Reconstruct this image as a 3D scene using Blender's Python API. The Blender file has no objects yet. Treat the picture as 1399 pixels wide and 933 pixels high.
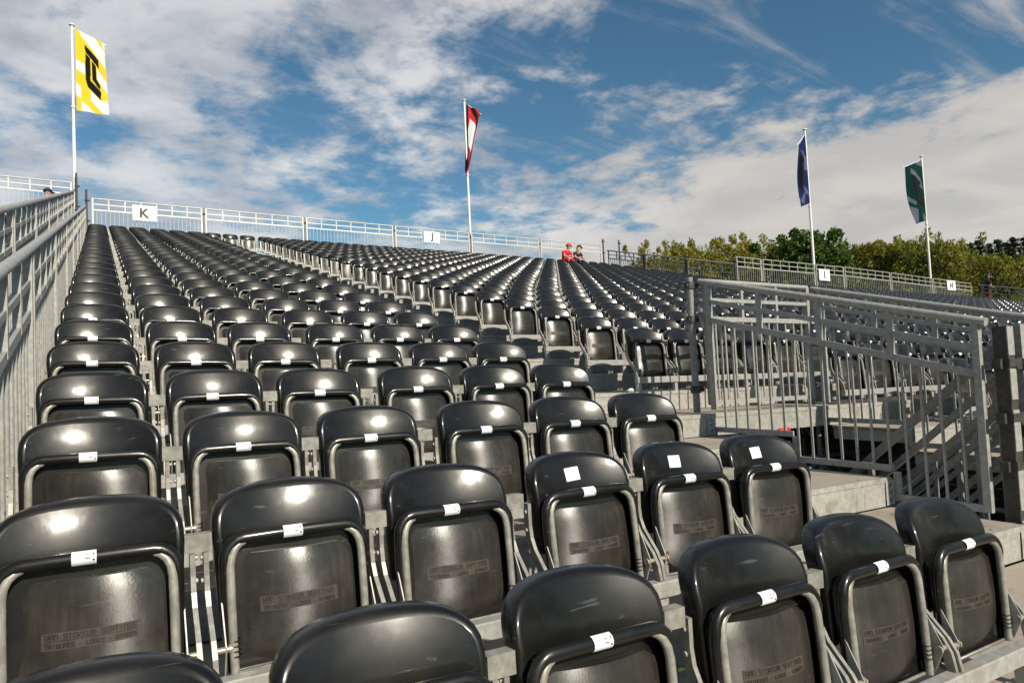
import bpy, bmesh, math, random
from mathutils import Vector, Matrix
random.seed(7)
R = math.radians
sc = bpy.context.scene
col = sc.collection

# ------------------------------------------------------------------ camera
cd = bpy.data.cameras.new('camera'); cam = bpy.data.objects.new('camera', cd); col.objects.link(cam)
CR = Vector((0.8688382, -0.4927872, -0.0477596)); CU = Vector((0.0190640, -0.0630946, 0.9978255)); CF = Vector((0.4947289, 0.8678594, 0.0454245))
CP = Vector((0.069954, -1.277323, 0.598750))
mw = Matrix(((CR.x, CU.x, -CF.x, CP.x), (CR.y, CU.y, -CF.y, CP.y), (CR.z, CU.z, -CF.z, CP.z), (0, 0, 0, 1)))
cam.matrix_world = mw
cd.sensor_width = 36; cd.lens = 920.76 / 1399 * 36
cd.clip_start = 0.02; cd.clip_end = 6000
cd.dof.use_dof = True; cd.dof.focus_distance = 3.2; cd.dof.aperture_fstop = 20
sc.camera = cam
FPX = 920.76

# ------------------------------------------------------------------ light
SUN_AZ, SUN_EL = 9.0, 33.0           # azimuth east of straight in front of the stand
sun_dir = Vector((math.sin(R(SUN_AZ)) * math.cos(R(SUN_EL)), -math.cos(R(SUN_AZ)) * math.cos(R(SUN_EL)), math.sin(R(SUN_EL))))
sd = bpy.data.lights.new('sun', 'SUN'); so = bpy.data.objects.new('sun', sd); col.objects.link(so)
so.rotation_euler = sun_dir.to_track_quat('Z', 'Y').to_euler()
sd.energy = 5.0; sd.angle = R(0.55); sd.color = (1.0, 0.915, 0.78)
sc.view_settings.view_transform = 'Standard'; sc.view_settings.look = 'None'
sc.view_settings.exposure = 0.18; sc.view_settings.gamma = 1.0; sc.view_settings.use_curve_mapping = False
sc.cycles.max_bounces = 6; sc.cycles.glossy_bounces = 3; sc.cycles.diffuse_bounces = 3; sc.cycles.transparent_max_bounces = 8

W = bpy.data.worlds.new('World'); sc.world = W; W.use_nodes = True
wn, wl = W.node_tree.nodes, W.node_tree.links
wn.clear()
def N(nt, t, **kw):
    n = nt.nodes.new(t)
    for k, v in kw.items():
        if k.startswith('i_'): n.inputs[int(k[2:])].default_value = v
        else: setattr(n, k, v)
    return n
def link(nt, a, b): nt.links.new(a, b)
def math_n(nt, op, a, b=None, c=None, clamp=False):
    n = nt.nodes.new('ShaderNodeMath'); n.operation = op; n.use_clamp = clamp
    for i, v in enumerate((a, b, c)):
        if v is None: continue
        if isinstance(v, (int, float)): n.inputs[i].default_value = v
        else: nt.links.new(v, n.inputs[i])
    return n.outputs[0]
def mixc(nt, f, a, b, mode='MIX'):
    n = nt.nodes.new('ShaderNodeMix'); n.data_type = 'RGBA'; n.blend_type = mode
    for s, v in ((0, f), (6, a), (7, b)):
        if isinstance(v, (int, float)): n.inputs[s].default_value = v
        elif isinstance(v, (tuple, list)): n.inputs[s].default_value = (*v[:3], 1)
        else: nt.links.new(v, n.inputs[s])
    return n.outputs[2]
def smooth(nt, v, a, b):
    n = nt.nodes.new('ShaderNodeMapRange'); n.interpolation_type = 'SMOOTHSTEP'
    nt.links.new(v, n.inputs[0]); n.inputs[1].default_value = a; n.inputs[2].default_value = b
    return n.outputs[0]
def noise(nt, vec, scale, detail=5, rough=0.55, dist=0.0):
    n = nt.nodes.new('ShaderNodeTexNoise'); n.inputs['Scale'].default_value = scale; n.inputs['Detail'].default_value = detail
    n.inputs['Roughness'].default_value = rough; n.inputs['Distortion'].default_value = dist
    if vec is not None: nt.links.new(vec, n.inputs['Vector'])
    return n.outputs['Fac']
nt = W.node_tree
sky = N(nt, 'ShaderNodeTexSky'); sky.sky_type = 'NISHITA'; sky.sun_disc = False
sky.sun_elevation = R(SUN_EL); sky.sun_rotation = R(180 - SUN_AZ); sky.air_density = 1.0; sky.dust_density = 0.6; sky.ozone_density = 2.2
tc = N(nt, 'ShaderNodeTexCoord')
sep = N(nt, 'ShaderNodeSeparateXYZ'); link(nt, tc.outputs['Generated'], sep.inputs[0])
X, Y, Z = sep.outputs
zc = math_n(nt, 'MAXIMUM', Z, 0.0)
den = math_n(nt, 'ADD', zc, 0.16)
px_, py_ = math_n(nt, 'DIVIDE', X, den), math_n(nt, 'DIVIDE', Y, den)
cmb = N(nt, 'ShaderNodeCombineXYZ'); link(nt, px_, cmb.inputs[0]); link(nt, py_, cmb.inputs[1])
az = math_n(nt, 'ARCTAN2', X, Y)                       # 0 = straight up the rows, + to the right
n_big = noise(nt, cmb.outputs[0], 1.15, 6, 0.60, 0.25)
n_det = noise(nt, cmb.outputs[0], 4.2, 9, 0.64, 0.15)
mp = N(nt, 'ShaderNodeMapping'); link(nt, cmb.outputs[0], mp.inputs[0]); mp.inputs['Rotation'].default_value = (0, 0, R(38)); mp.inputs['Scale'].default_value = (0.45, 2.2, 1)
n_wisp = noise(nt, mp.outputs[0], 2.0, 8, 0.62, 0.9)
ahead = math_n(nt, 'MULTIPLY', smooth(nt, az, -1.5, -0.5), math_n(nt, 'SUBTRACT', 1.0, smooth(nt, az, 0.05, 0.60)))
fld = math_n(nt, 'ADD', math_n(nt, 'MULTIPLY', n_big, 0.48), math_n(nt, 'MULTIPLY', n_det, 0.52))
leftness = math_n(nt, 'MAXIMUM', ahead, math_n(nt, 'MULTIPLY', math_n(nt, 'MULTIPLY', smooth(nt, az, -0.2, 0.2), math_n(nt, 'SUBTRACT', 1.0, smooth(nt, az, 0.35, 1.05))), smooth(nt, Z, 0.25, 0.42)))   # heavier broken cloud to the left
lowband = math_n(nt, 'SUBTRACT', 1.0, smooth(nt, math_n(nt, 'SUBTRACT', Z, math_n(nt, 'MULTIPLY', az, 0.07)), 0.04, 0.32))
rightness = math_n(nt, 'MULTIPLY', smooth(nt, az, 0.35, 0.85), math_n(nt, 'SUBTRACT', 1.0, smooth(nt, az, 1.6, 2.4)))
thr = math_n(nt, 'ADD', fld, math_n(nt, 'MULTIPLY', leftness, 0.116))
thr = math_n(nt, 'ADD', thr, math_n(nt, 'MULTIPLY', math_n(nt, 'MULTIPLY', lowband, rightness), 0.29))
m1 = smooth(nt, thr, 0.505, 0.645)
wsp = math_n(nt, 'MULTIPLY', smooth(nt, math_n(nt, 'ADD', n_wisp, math_n(nt, 'MULTIPLY', n_det, 0.35)), 0.66, 0.98), 0.75)
mask = math_n(nt, 'MAXIMUM', m1, wsp)
mask = math_n(nt, 'MULTIPLY', mask, math_n(nt, 'SUBTRACT', 0.92, math_n(nt, 'MULTIPLY', leftness, 0.14)))
shade = smooth(nt, noise(nt, cmb.outputs[0], 2.1, 6, 0.6, 0.4), 0.34, 0.66)
c_hi = mixc(nt, rightness, (7.7, 7.5, 7.35), (6.1, 5.65, 5.25))
c_lo = mixc(nt, rightness, (3.9, 4.05, 4.4), (4.9, 4.7, 4.5))
ccol = mixc(nt, shade, c_lo, c_hi)
skc = mixc(nt, 1.0, sky.outputs[0], (0.50, 0.76, 0.78), 'MULTIPLY')
final = mixc(nt, mask, skc, ccol)
bg = N(nt, 'ShaderNodeBackground'); link(nt, final, bg.inputs[0]); bg.inputs[1].default_value = 0.10
wo = N(nt, 'ShaderNodeOutputWorld'); link(nt, bg.outputs[0], wo.inputs[0])

# ------------------------------------------------------------------ stand frame
# rows climb along +y (0.75 m deep, RISE m high each) and run along +x; the whole stand falls 2 % to the right
RISE, RUN = 0.18766, 0.75
KX, SX = -0.0301625, -0.0219512
DECK = -0.49                      # deck height below the seat bar of its own row
EDGE = -0.09                      # deck front edge
M3 = Matrix(((1, KX, 0), (0, 1, 0), (SX, 0, 1)))
def S(x, y, z): return M3 @ Vector((x, y, z))
def deckz(r): return RISE * r + DECK
def proj(x, y, z):
    d = S(x, y, z) - CP; k = d.dot(CF)
    if k < 0.05: return None
    return 699.5 + FPX * d.dot(CR) / k, 466.5 - FPX * d.dot(CU) / k, k

# ------------------------------------------------------------------ materials
def mat(name, fn):
    m = bpy.data.materials.new(name); m.use_nodes = True
    nt = m.node_tree; b = nt.nodes['Principled BSDF']
    fn(nt, b); return m
def objcoord(nt): return N(nt, 'ShaderNodeTexCoord').outputs['Object']
def geopos(nt): return N(nt, 'ShaderNodeNewGeometry').outputs['Position']
def oinfo(nt): return N(nt, 'ShaderNodeObjectInfo').outputs['Random']
def ramp(nt, f, stops):
    n = nt.nodes.new('ShaderNodeValToRGB'); nt.links.new(f, n.inputs[0])
    el = n.color_ramp.elements
    while len(el) < len(stops): el.new(0.5)
    for e, (p, c) in zip(el, stops): e.position = p; e.color = (*c, 1)
    return n.outputs[0]
def bump(nt, b, h, strength=0.2, dist=0.01):
    n = nt.nodes.new('ShaderNodeBump'); n.inputs['Strength'].default_value = strength; n.inputs['Distance'].default_value = dist
    nt.links.new(h, n.inputs['Height']); nt.links.new(n.outputs[0], b.inputs['Normal'])
def updown(nt, b, k):                 # moulding grain runs up and down the plastic
    c = nt.nodes.new('ShaderNodeCombineXYZ'); c.inputs[2].default_value = 1.0; link(nt, c.outputs[0], b.inputs['Tangent']); b.inputs['Anisotropic'].default_value = k
def f_plastic(nt, b):
    p = geopos(nt)
    big = noise(nt, p, 7, 5, 0.6); fine = noise(nt, p, 90, 3, 0.7)
    mp = N(nt, 'ShaderNodeMapping'); link(nt, p, mp.inputs[0]); mp.inputs['Rotation'].default_value = (0.3, 0.5, 0.9); mp.inputs['Scale'].default_value = (4, 90, 60)
    scr = smooth(nt, noise(nt, mp.outputs[0], 1.0, 4, 0.5), 0.66, 0.74)
    dust = math_n(nt, 'MULTIPLY', smooth(nt, big, 0.45, 0.75), 0.45)
    c = mixc(nt, dust, (0.0066, 0.0063, 0.0058), (0.019, 0.0175, 0.0152))
    c = mixc(nt, math_n(nt, 'MULTIPLY', scr, 0.5), c, (0.09, 0.087, 0.08)); c = mixc(nt, math_n(nt, 'MULTIPLY', smooth(nt, noise(nt, p, 260, 2, 0.5), 0.755, 0.79), 0.6), c, (0.25, 0.24, 0.22))
    link(nt, c, b.inputs['Base Color'])
    r = math_n(nt, 'ADD', math_n(nt, 'MULTIPLY', big, 0.16), math_n(nt, 'ADD', 0.30, math_n(nt, 'MULTIPLY', scr, 0.10)))
    link(nt, r, b.inputs['Roughness']); bump(nt, b, fine, 0.025, 0.002)
    b.inputs['Specular IOR Level'].default_value = 0.22; b.inputs['Specular Tint'].default_value = (1.0, 0.97, 0.92, 1)
    updown(nt, b, 0.45)
    b.inputs['Coat Weight'].default_value = 0.55; link(nt, math_n(nt, 'ADD', 0.095, math_n(nt, 'MULTIPLY', smooth(nt, big, 0.3, 0.75), 0.15)), b.inputs['Coat Roughness'])
    mp3 = N(nt, 'ShaderNodeMapping'); link(nt, p, mp3.inputs[0]); mp3.inputs['Scale'].default_value = (22, 22, 9)
    bn = nt.nodes.new('ShaderNodeBump'); bn.inputs['Strength'].default_value = 0.05; bn.inputs['Distance'].default_value = 0.01; link(nt, noise(nt, mp3.outputs[0], 1.0, 2, 0.4), bn.inputs['Height']); link(nt, bn.outputs[0], b.inputs['Coat Normal'])
M_PL = mat('black_plastic', f_plastic)
def f_pan(nt, b):
    p = geopos(nt)
    big = noise(nt, p, 9, 6, 0.65); fine = noise(nt, p, 160, 3, 0.7)
    mp = N(nt, 'ShaderNodeMapping'); link(nt, p, mp.inputs[0]); mp.inputs['Scale'].default_value = (60, 60, 5)
    run = noise(nt, mp.outputs[0], 1.0, 4, 0.6)
    mp2 = N(nt, 'ShaderNodeMapping'); link(nt, p, mp2.inputs[0]); mp2.inputs['Rotation'].default_value = (0.2, 0.9, 0.2); mp2.inputs['Scale'].default_value = (5, 60, 110)
    scr = smooth(nt, noise(nt, mp2.outputs[0], 1.0, 4, 0.5), 0.67, 0.74)
    c = ramp(nt, math_n(nt, 'ADD', math_n(nt, 'MULTIPLY', big, 0.6), math_n(nt, 'MULTIPLY', run, 0.4)), [(0.3, (0.012, 0.0108, 0.0088)), (0.52, (0.029, 0.0255, 0.0200)), (0.78, (0.068, 0.058, 0.043))])
    c = mixc(nt, math_n(nt, 'MULTIPLY', scr, 0.4), c, (0.12, 0.105, 0.08))
    link(nt, c, b.inputs['Base Color'])
    link(nt, math_n(nt, 'ADD', 0.20, math_n(nt, 'MULTIPLY', big, 0.30)), b.inputs['Roughness']); b.inputs['Specular IOR Level'].default_value = 0.75
    updown(nt, b, 0.88)
    bump(nt, b, math_n(nt, 'ADD', fine, math_n(nt, 'MULTIPLY', big, 3.0)), 0.06, 0.004)
M_PAN = mat('dusty_brown_black_plastic', f_pan)
def f_plate(nt, b):
    p = geopos(nt); big = noise(nt, p, 25, 5, 0.7)
    link(nt, ramp(nt, big, [(0.3, (0.03, 0.026, 0.02)), (0.7, (0.075, 0.062, 0.045))]), b.inputs['Base Color']); b.inputs['Roughness'].default_value = 0.5
M_PLATE = mat('scuffed_raised_plastic', f_plate)
M_INK = mat('dark_embossed_lettering', lambda nt, b: (setattr(b.inputs['Base Color'], 'default_value', (0.012, 0.011, 0.01, 1)), setattr(b.inputs['Roughness'], 'default_value', 0.5)))
def f_galv(base, dark, stain, metal, rough, amt=0.5):
    def f(nt, b):
        p = geopos(nt)
        v = nt.nodes.new('ShaderNodeTexVoronoi'); v.inputs['Scale'].default_value = 70; link(nt, p, v.inputs['Vector'])
        sp = math_n(nt, 'MULTIPLY', v.outputs['Distance'], 1.0)
        n1 = noise(nt, p, 6, 6, 0.65); n2 = noise(nt, p, 30, 4, 0.6)
        c = mixc(nt, smooth(nt, n2, 0.3, 0.7), dark, base)
        c = mixc(nt, math_n(nt, 'MULTIPLY', smooth(nt, n1, 0.52, 0.74), amt), c, stain)
        c = mixc(nt, math_n(nt, 'MULTIPLY', sp, 0.35), c, dark)
        mz = N(nt, 'ShaderNodeMapping'); link(nt, p, mz.inputs[0]); mz.inputs['Scale'].default_value = (38, 38, 7)
        c = mixc(nt, math_n(nt, 'MULTIPLY', smooth(nt, noise(nt, mz.outputs[0], 1.0, 5, 0.7), 0.56, 0.72), amt * 0.7), c, tuple(q * 0.6 for q in stain))
        c = mixc(nt, math_n(nt, 'MULTIPLY', smooth(nt, noise(nt, p, 16, 6, 0.75), 0.68, 0.76), amt), c, (0.16, 0.065, 0.025))
        link(nt, c, b.inputs['Base Color']); b.inputs['Metallic'].default_value = metal
        link(nt, math_n(nt, 'ADD', rough - 0.12, math_n(nt, 'MULTIPLY', n1, 0.25)), b.inputs['Roughness'])
        bump(nt, b, n2, 0.08, 0.003)
    return f
M_GALV = mat('galvanised_steel', f_galv((0.43, 0.42, 0.385), (0.29, 0.29, 0.275), (0.28, 0.225, 0.15), 0.15, 0.45, 0.6))
M_FRAME = mat('grimy_galvanised_tube', f_galv((0.39, 0.375, 0.32), (0.22, 0.215, 0.19), (0.20, 0.155, 0.10), 0.22, 0.42, 0.65))
M_FENCE = mat('bright_zinc_steel', f_galv((0.62, 0.61, 0.56), (0.50, 0.50, 0.47), (0.42, 0.37, 0.28), 0.2, 0.5, 0.35))
M_RISER = mat('zinc_sheet', f_galv((0.43, 0.42, 0.375), (0.30, 0.295, 0.265), (0.20, 0.15, 0.10), 0.15, 0.55, 0.85))
M_SCAF = mat('weathered_dark_steel', f_galv((0.085, 0.08, 0.07), (0.04, 0.038, 0.034), (0.11, 0.06, 0.032), 0.3, 0.55, 0.7))
M_TUBE = mat('scaffold_tube_steel', f_galv((0.30, 0.29, 0.27), (0.20, 0.20, 0.19), (0.17, 0.13, 0.09), 0.3, 0.5, 0.6))
def f_deck(nt, b):
    p = geopos(nt)
    mp = N(nt, 'ShaderNodeMapping'); link(nt, p, mp.inputs[0]); mp.inputs['Scale'].default_value = (3, 45, 8)
    g = noise(nt, mp.outputs[0], 1.0, 6, 0.65); d = noise(nt, p, 2.3, 6, 0.7); sp = noise(nt, p, 45, 3, 0.6)
    c = mixc(nt, g, (0.27, 0.225, 0.175), (0.42, 0.365, 0.29))
    c = mixc(nt, math_n(nt, 'MULTIPLY', smooth(nt, d, 0.48, 0.72), 0.55), c, (0.14, 0.11, 0.085))
    c = mixc(nt, math_n(nt, 'MULTIPLY', smooth(nt, sp, 0.66, 0.76), 0.5), c, (0.08, 0.065, 0.05))
    link(nt, c, b.inputs['Base Color']); b.inputs['Roughness'].default_value = 0.75
    bump(nt, b, math_n(nt, 'ADD', g, sp), 0.15, 0.003)
M_DECK = mat('plywood_deck', f_deck)
def plain(name, c, rough=0.6, metal=0.0, var=0.12, scale=9):
    def f(nt, b):
        n = noise(nt, geopos(nt), scale, 5, 0.6)
        lo = tuple(x * (1 - var) for x in c); hi = tuple(min(1, x * (1 + var)) for x in c)
        link(nt, mixc(nt, n, lo, hi), b.inputs['Base Color']); b.inputs['Roughness'].default_value = rough; b.inputs['Metallic'].default_value = metal
    return mat(name, f)
M_WHITE = plain('white_board', (0.80, 0.80, 0.80), 0.5, var=0.04)
M_POLE = plain('white_painted_pole', (0.80, 0.78, 0.72), 0.4, var=0.05)
M_STICK = plain('white_paper_sticker', (0.82, 0.82, 0.84), 0.55, var=0.03, scale=60)
M_LET = plain('dark_brown_letter', (0.035, 0.028, 0.022), 0.5)
M_PRINT = plain('black_print', (0.02, 0.02, 0.02), 0.6)
M_SPRING = plain('dark_spring_steel', (0.02, 0.02, 0.02), 0.4, 0.6)
M_BOLT = plain('rusty_zinc_bolt', (0.42, 0.36, 0.29), 0.4, 0.5, 0.3, 60)
M_RED = plain('red_tag', (0.75, 0.03, 0.025), 0.5)
M_SKIN = plain('skin', (0.52, 0.28, 0.19), 0.55, var=0.06, scale=25)
M_REDCL = plain('red_cloth', (0.62, 0.02, 0.025), 0.8, var=0.2, scale=20)
M_NAVY = plain('navy_cloth', (0.018, 0.018, 0.04), 0.85, var=0.2, scale=20)
M_BLKCL = plain('black_cloth', (0.015, 0.014, 0.015), 0.85, var=0.2, scale=20)
M_MAROON = plain('maroon_cloth', (0.13, 0.02, 0.02), 0.85, var=0.2, scale=20)
M_BLOND = plain('blond_hair', (0.55, 0.36, 0.13), 0.5, var=0.25, scale=70)
M_DKHAIR = plain('dark_hair', (0.022, 0.013, 0.009), 0.5, var=0.3, scale=70)
M_PINK = plain('pink_print', (0.5, 0.05, 0.12), 0.7)
def f_flag(nt, b):
    a = nt.nodes.new('ShaderNodeVertexColor'); a.layer_name = 'print'
    link(nt, a.outputs[0], b.inputs['Base Color']); b.inputs['Roughness'].default_value = 0.85; b.inputs['Specular IOR Level'].default_value = 0.08
    tr = nt.nodes.new('ShaderNodeBsdfTranslucent'); link(nt, a.outputs[0], tr.inputs[0])
    mx = nt.nodes.new('ShaderNodeMixShader'); mx.inputs[0].default_value = 0.18
    link(nt, b.outputs[0], mx.inputs[1]); link(nt, tr.outputs[0], mx.inputs[2]); link(nt, mx.outputs[0], nt.nodes['Material Output'].inputs[0])
M_FLAG = mat('printed_flag_cloth', f_flag)
def f_leaf(c1, c2, c3):
    def f(nt, b):
        g = N(nt, 'ShaderNodeNewGeometry')
        n = noise(nt, g.outputs['Position'], 0.45, 4, 0.6)
        k = math_n(nt, 'ADD', math_n(nt, 'MULTIPLY', g.outputs['Random Per Island'], 0.5), math_n(nt, 'MULTIPLY', n, 0.5))
        c = ramp(nt, k, [(0.25, c1), (0.5, c2), (0.78, c3)])
        h = nt.nodes.new('ShaderNodeHueSaturation'); link(nt, c, h.inputs['Color'])
        link(nt, math_n(nt, 'ADD', 0.49, math_n(nt, 'MULTIPLY', oinfo(nt), 0.03)), h.inputs['Hue'])
        link(nt, h.outputs[0], b.inputs['Base Color']); b.inputs['Roughness'].default_value = 0.6
        tr = nt.nodes.new('ShaderNodeBsdfTranslucent'); link(nt, h.outputs[0], tr.inputs[0])
        mx = nt.nodes.new('ShaderNodeMixShader'); mx.inputs[0].default_value = 0.42
        link(nt, b.outputs[0], mx.inputs[1]); link(nt, tr.outputs[0], mx.inputs[2]); link(nt, mx.outputs[0], nt.nodes['Material Output'].inputs[0])
    return f
M_LF_Y = mat('olive_willow_leaf', f_leaf((0.10, 0.095, 0.008), (0.27, 0.25, 0.016), (0.42, 0.38, 0.05)))
M_LF_G = mat('dark_green_leaf', f_leaf((0.025, 0.055, 0.008), (0.065, 0.12, 0.012), (0.15, 0.215, 0.02)))
M_LF_M = mat('mid_olive_leaf', f_leaf((0.07, 0.072, 0.006), (0.20, 0.19, 0.011), (0.33, 0.30, 0.025)))
M_LF_C = mat('conifer_needle', f_leaf((0.008, 0.017, 0.010), (0.017, 0.032, 0.017), (0.035, 0.055, 0.025)))
M_BARK = plain('bark', (0.10, 0.08, 0.06), 0.9, var=0.35, scale=14)
def f_ground(nt, b):
    p = geopos(nt); n = noise(nt, p, 0.12, 6, 0.65); g = noise(nt, p, 4, 6, 0.7)
    c = mixc(nt, g, (0.045, 0.055, 0.018), (0.10, 0.105, 0.04)); c = mixc(nt, smooth(nt, n, 0.5, 0.66), c, (0.20, 0.165, 0.11))
    link(nt, c, b.inputs['Base Color']); b.inputs['Roughness'].default_value = 0.95; bump(nt, b, g, 0.6, 0.05)
M_GND = mat('grass_and_sand', f_ground)

# ------------------------------------------------------------------ mesh helpers
class MB:
    def __init__(s): s.v = []; s.f = []; s.m = []; s.cur = 0; s.sm = []; s.smooth = False
    def add(s, vs, fs):
        o = len(s.v); s.v += [tuple(v) for v in vs]
        for f in fs: s.f.append(tuple(o + i for i in f)); s.m.append(s.cur); s.sm.append(s.smooth)
    def box(s, x0, x1, y0, y1, z0, z1):
        s.add([(x0, y0, z0), (x1, y0, z0), (x1, y1, z0), (x0, y1, z0), (x0, y0, z1), (x1, y0, z1), (x1, y1, z1), (x0, y1, z1)],
              [(0, 3, 2, 1), (4, 5, 6, 7), (0, 1, 5, 4), (1, 2, 6, 5), (2, 3, 7, 6), (3, 0, 4, 7)])
    def sweep(s, pts, prof, up=None, caps=True):
        """sweep a closed 2-D profile [(a,b)...] along pts"""
        pts = [Vector(p) for p in pts]; n = len(prof); rings = []; a = None
        for i, p in enumerate(pts):
            t = (pts[min(i + 1, len(pts) - 1)] - pts[max(i - 1, 0)]).normalized()
            if a is None:
                u = Vector(up) if up else (Vector((0, 0, 1)) if abs(t.z) < 0.9 else Vector((0, 1, 0)))
            else: u = a
            a = (u - t * u.dot(t)).normalized(); b = t.cross(a)
            rings.append([p + a * q[0] + b * q[1] for q in prof])
        fs = []
        for i in range(len(pts) - 1):
            for j in range(n):
                k = (j + 1) % n; fs.append((i * n + j, i * n + k, (i + 1) * n + k, (i + 1) * n + j))
        s.add([v for r in rings for v in r], fs)
        if caps:
            q = s.smooth; s.smooth = False
            s.add(rings[0], [tuple(range(n))[::-1]]); s.add(rings[-1], [tuple(range(n))]); s.smooth = q
    def tube(s, pts, r, n=8, up=None, caps=True):
        s.sweep(pts, [(r * math.cos(2 * math.pi * k / n), r * math.sin(2 * math.pi * k / n)) for k in range(n)], up, caps)
    def bar(s, pts, wa, wb, up=None): s.sweep(pts, [(-wa / 2, -wb / 2), (wa / 2, -wb / 2), (wa / 2, wb / 2), (-wa / 2, wb / 2)], up)
    def grid(s, fn, nu, nv, skip=None, flip=False):
        vs = [fn(i / nu, j / nv) for j in range(nv + 1) for i in range(nu + 1)]; fs = []
        for j in range(nv):
            for i in range(nu):
                if skip and skip(i, j): continue
                q = (j * (nu + 1) + i, j * (nu + 1) + i + 1, (j + 1) * (nu + 1) + i + 1, (j + 1) * (nu + 1) + i)
                fs.append(q[::-1] if flip else q)
        s.add(vs, fs)
    def ball(s, c, r, n=8, sc_=(1, 1, 1)):
        def fn(u, v):
            a = 2 * math.pi * u; b = math.pi * (v - 0.5)
            return (c[0] + r * sc_[0] * math.cos(b) * math.cos(a), c[1] + r * sc_[1] * math.cos(b) * math.sin(a), c[2] + r * sc_[2] * math.sin(b))
        s.grid(fn, n, max(4, n // 2))
    def tilt(s, k=0.115):
        s.v = [(x, y + (k * z if z < 0 else 0), z) for x, y, z in s.v]; return s
    def mesh(s, name, mats, shear=True):
        me = bpy.data.meshes.new(name)
        vs = [tuple(M3 @ Vector(v)) for v in s.v] if shear else s.v
        me.from_pydata(vs, [], s.f)
        for m in (mats if isinstance(mats, (list, tuple)) else [mats]): me.materials.append(m)
        me.polygons.foreach_set('material_index', s.m); me.polygons.foreach_set('use_smooth', s.sm); me.update()
        return me
def setp(o, label=None, cat=None, group=None, kind=None):
    for k, v in (('label', label), ('category', cat), ('group', group), ('kind', kind)):
        if v: o[k] = v
    return o
def link_o(name, data, parent=None, loc=None):
    o = bpy.data.objects.new(name, data); col.objects.link(o)
    if parent: o.parent = parent
    if loc is not None: o.location = loc
    return o
def thing(name, label, cat, base=(0, 0, 0), group=None, kind=None):
    """an Empty at the thing's base; parts are built in stand coordinates relative to that base"""
    o = link_o(name, None, None, S(*base)); o.empty_display_size = 0.2
    return setp(o, label, cat, group, kind)
def part(name, mb, mats, parent, label=None, kind=None, at=None):
    o = link_o(name, mb.mesh(name, mats) if isinstance(mb, MB) else mb, parent, (M3 @ Vector(at)) if at is not None else None)
    return setp(o, label, None, None, kind)
def bevelled_box(x0, x1, y0, y1, z0, z1, w=0.004):
    bm = bmesh.new(); bmesh.ops.create_cube(bm, size=1)
    for v in bm.verts: v.co = Vector(((x0 + x1) / 2 + v.co.x * (x1 - x0), (y0 + y1) / 2 + v.co.y * (y1 - y0), (z0 + z1) / 2 + v.co.z * (z1 - z0)))
    bmesh.ops.bevel(bm, geom=bm.edges[:], offset=w, segments=1, affect='EDGES')
    mb = MB(); bm.verts.ensure_lookup_table(); bm.verts.index_update()
    mb.add([v.co[:] for v in bm.verts], [[v.index for v in f.verts] for f in bm.faces]); bm.free(); return mb
def text_mesh(s, size, depth, bold=0.0, squeeze=1.0):
    cu = bpy.data.curves.new('letters', 'FONT'); cu.body = s; cu.size = size; cu.extrude = depth; cu.offset = bold; cu.resolution_u = 2
    cu.align_x = 'CENTER'; cu.align_y = 'CENTER'
    o = bpy.data.objects.new('letters', cu); col.objects.link(o)
    bpy.context.view_layer.update()
    me = bpy.data.meshes.new_from_object(o.evaluated_get(bpy.context.evaluated_depsgraph_get()))
    vs = [(v.co.x * squeeze, v.co.y, v.co.z) for v in me.vertices]; fs = [tuple(p.vertices) for p in me.polygons]
    bpy.data.objects.remove(o); bpy.data.meshes.remove(me); bpy.data.curves.remove(cu)
    return vs, fs
ORD = ['', 'first', 'second', 'third', 'fourth', 'fifth', 'sixth', 'seventh', 'eighth', 'ninth', 'tenth', 'eleventh', 'twelfth', 'thirteenth', 'fourteenth', 'fifteenth',
       'sixteenth', 'seventeenth', 'eighteenth', 'nineteenth', 'twentieth', 'twenty-first', 'twenty-second', 'twenty-third', 'twenty-fourth', 'twenty-fifth',
       'twenty-sixth', 'twenty-seventh', 'twenty-eighth', 'twenty-ninth', 'thirtieth', 'thirty-first', 'thirty-second', 'thirty-third']

# ------------------------------------------------------------------ ground
GZ = -2.7
g = MB(); g.box(-3000, 3000, -3000, 3000, GZ - 1, GZ)
setp(link_o('ground', g.mesh('ground', M_GND, False)), kind='structure')

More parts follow.
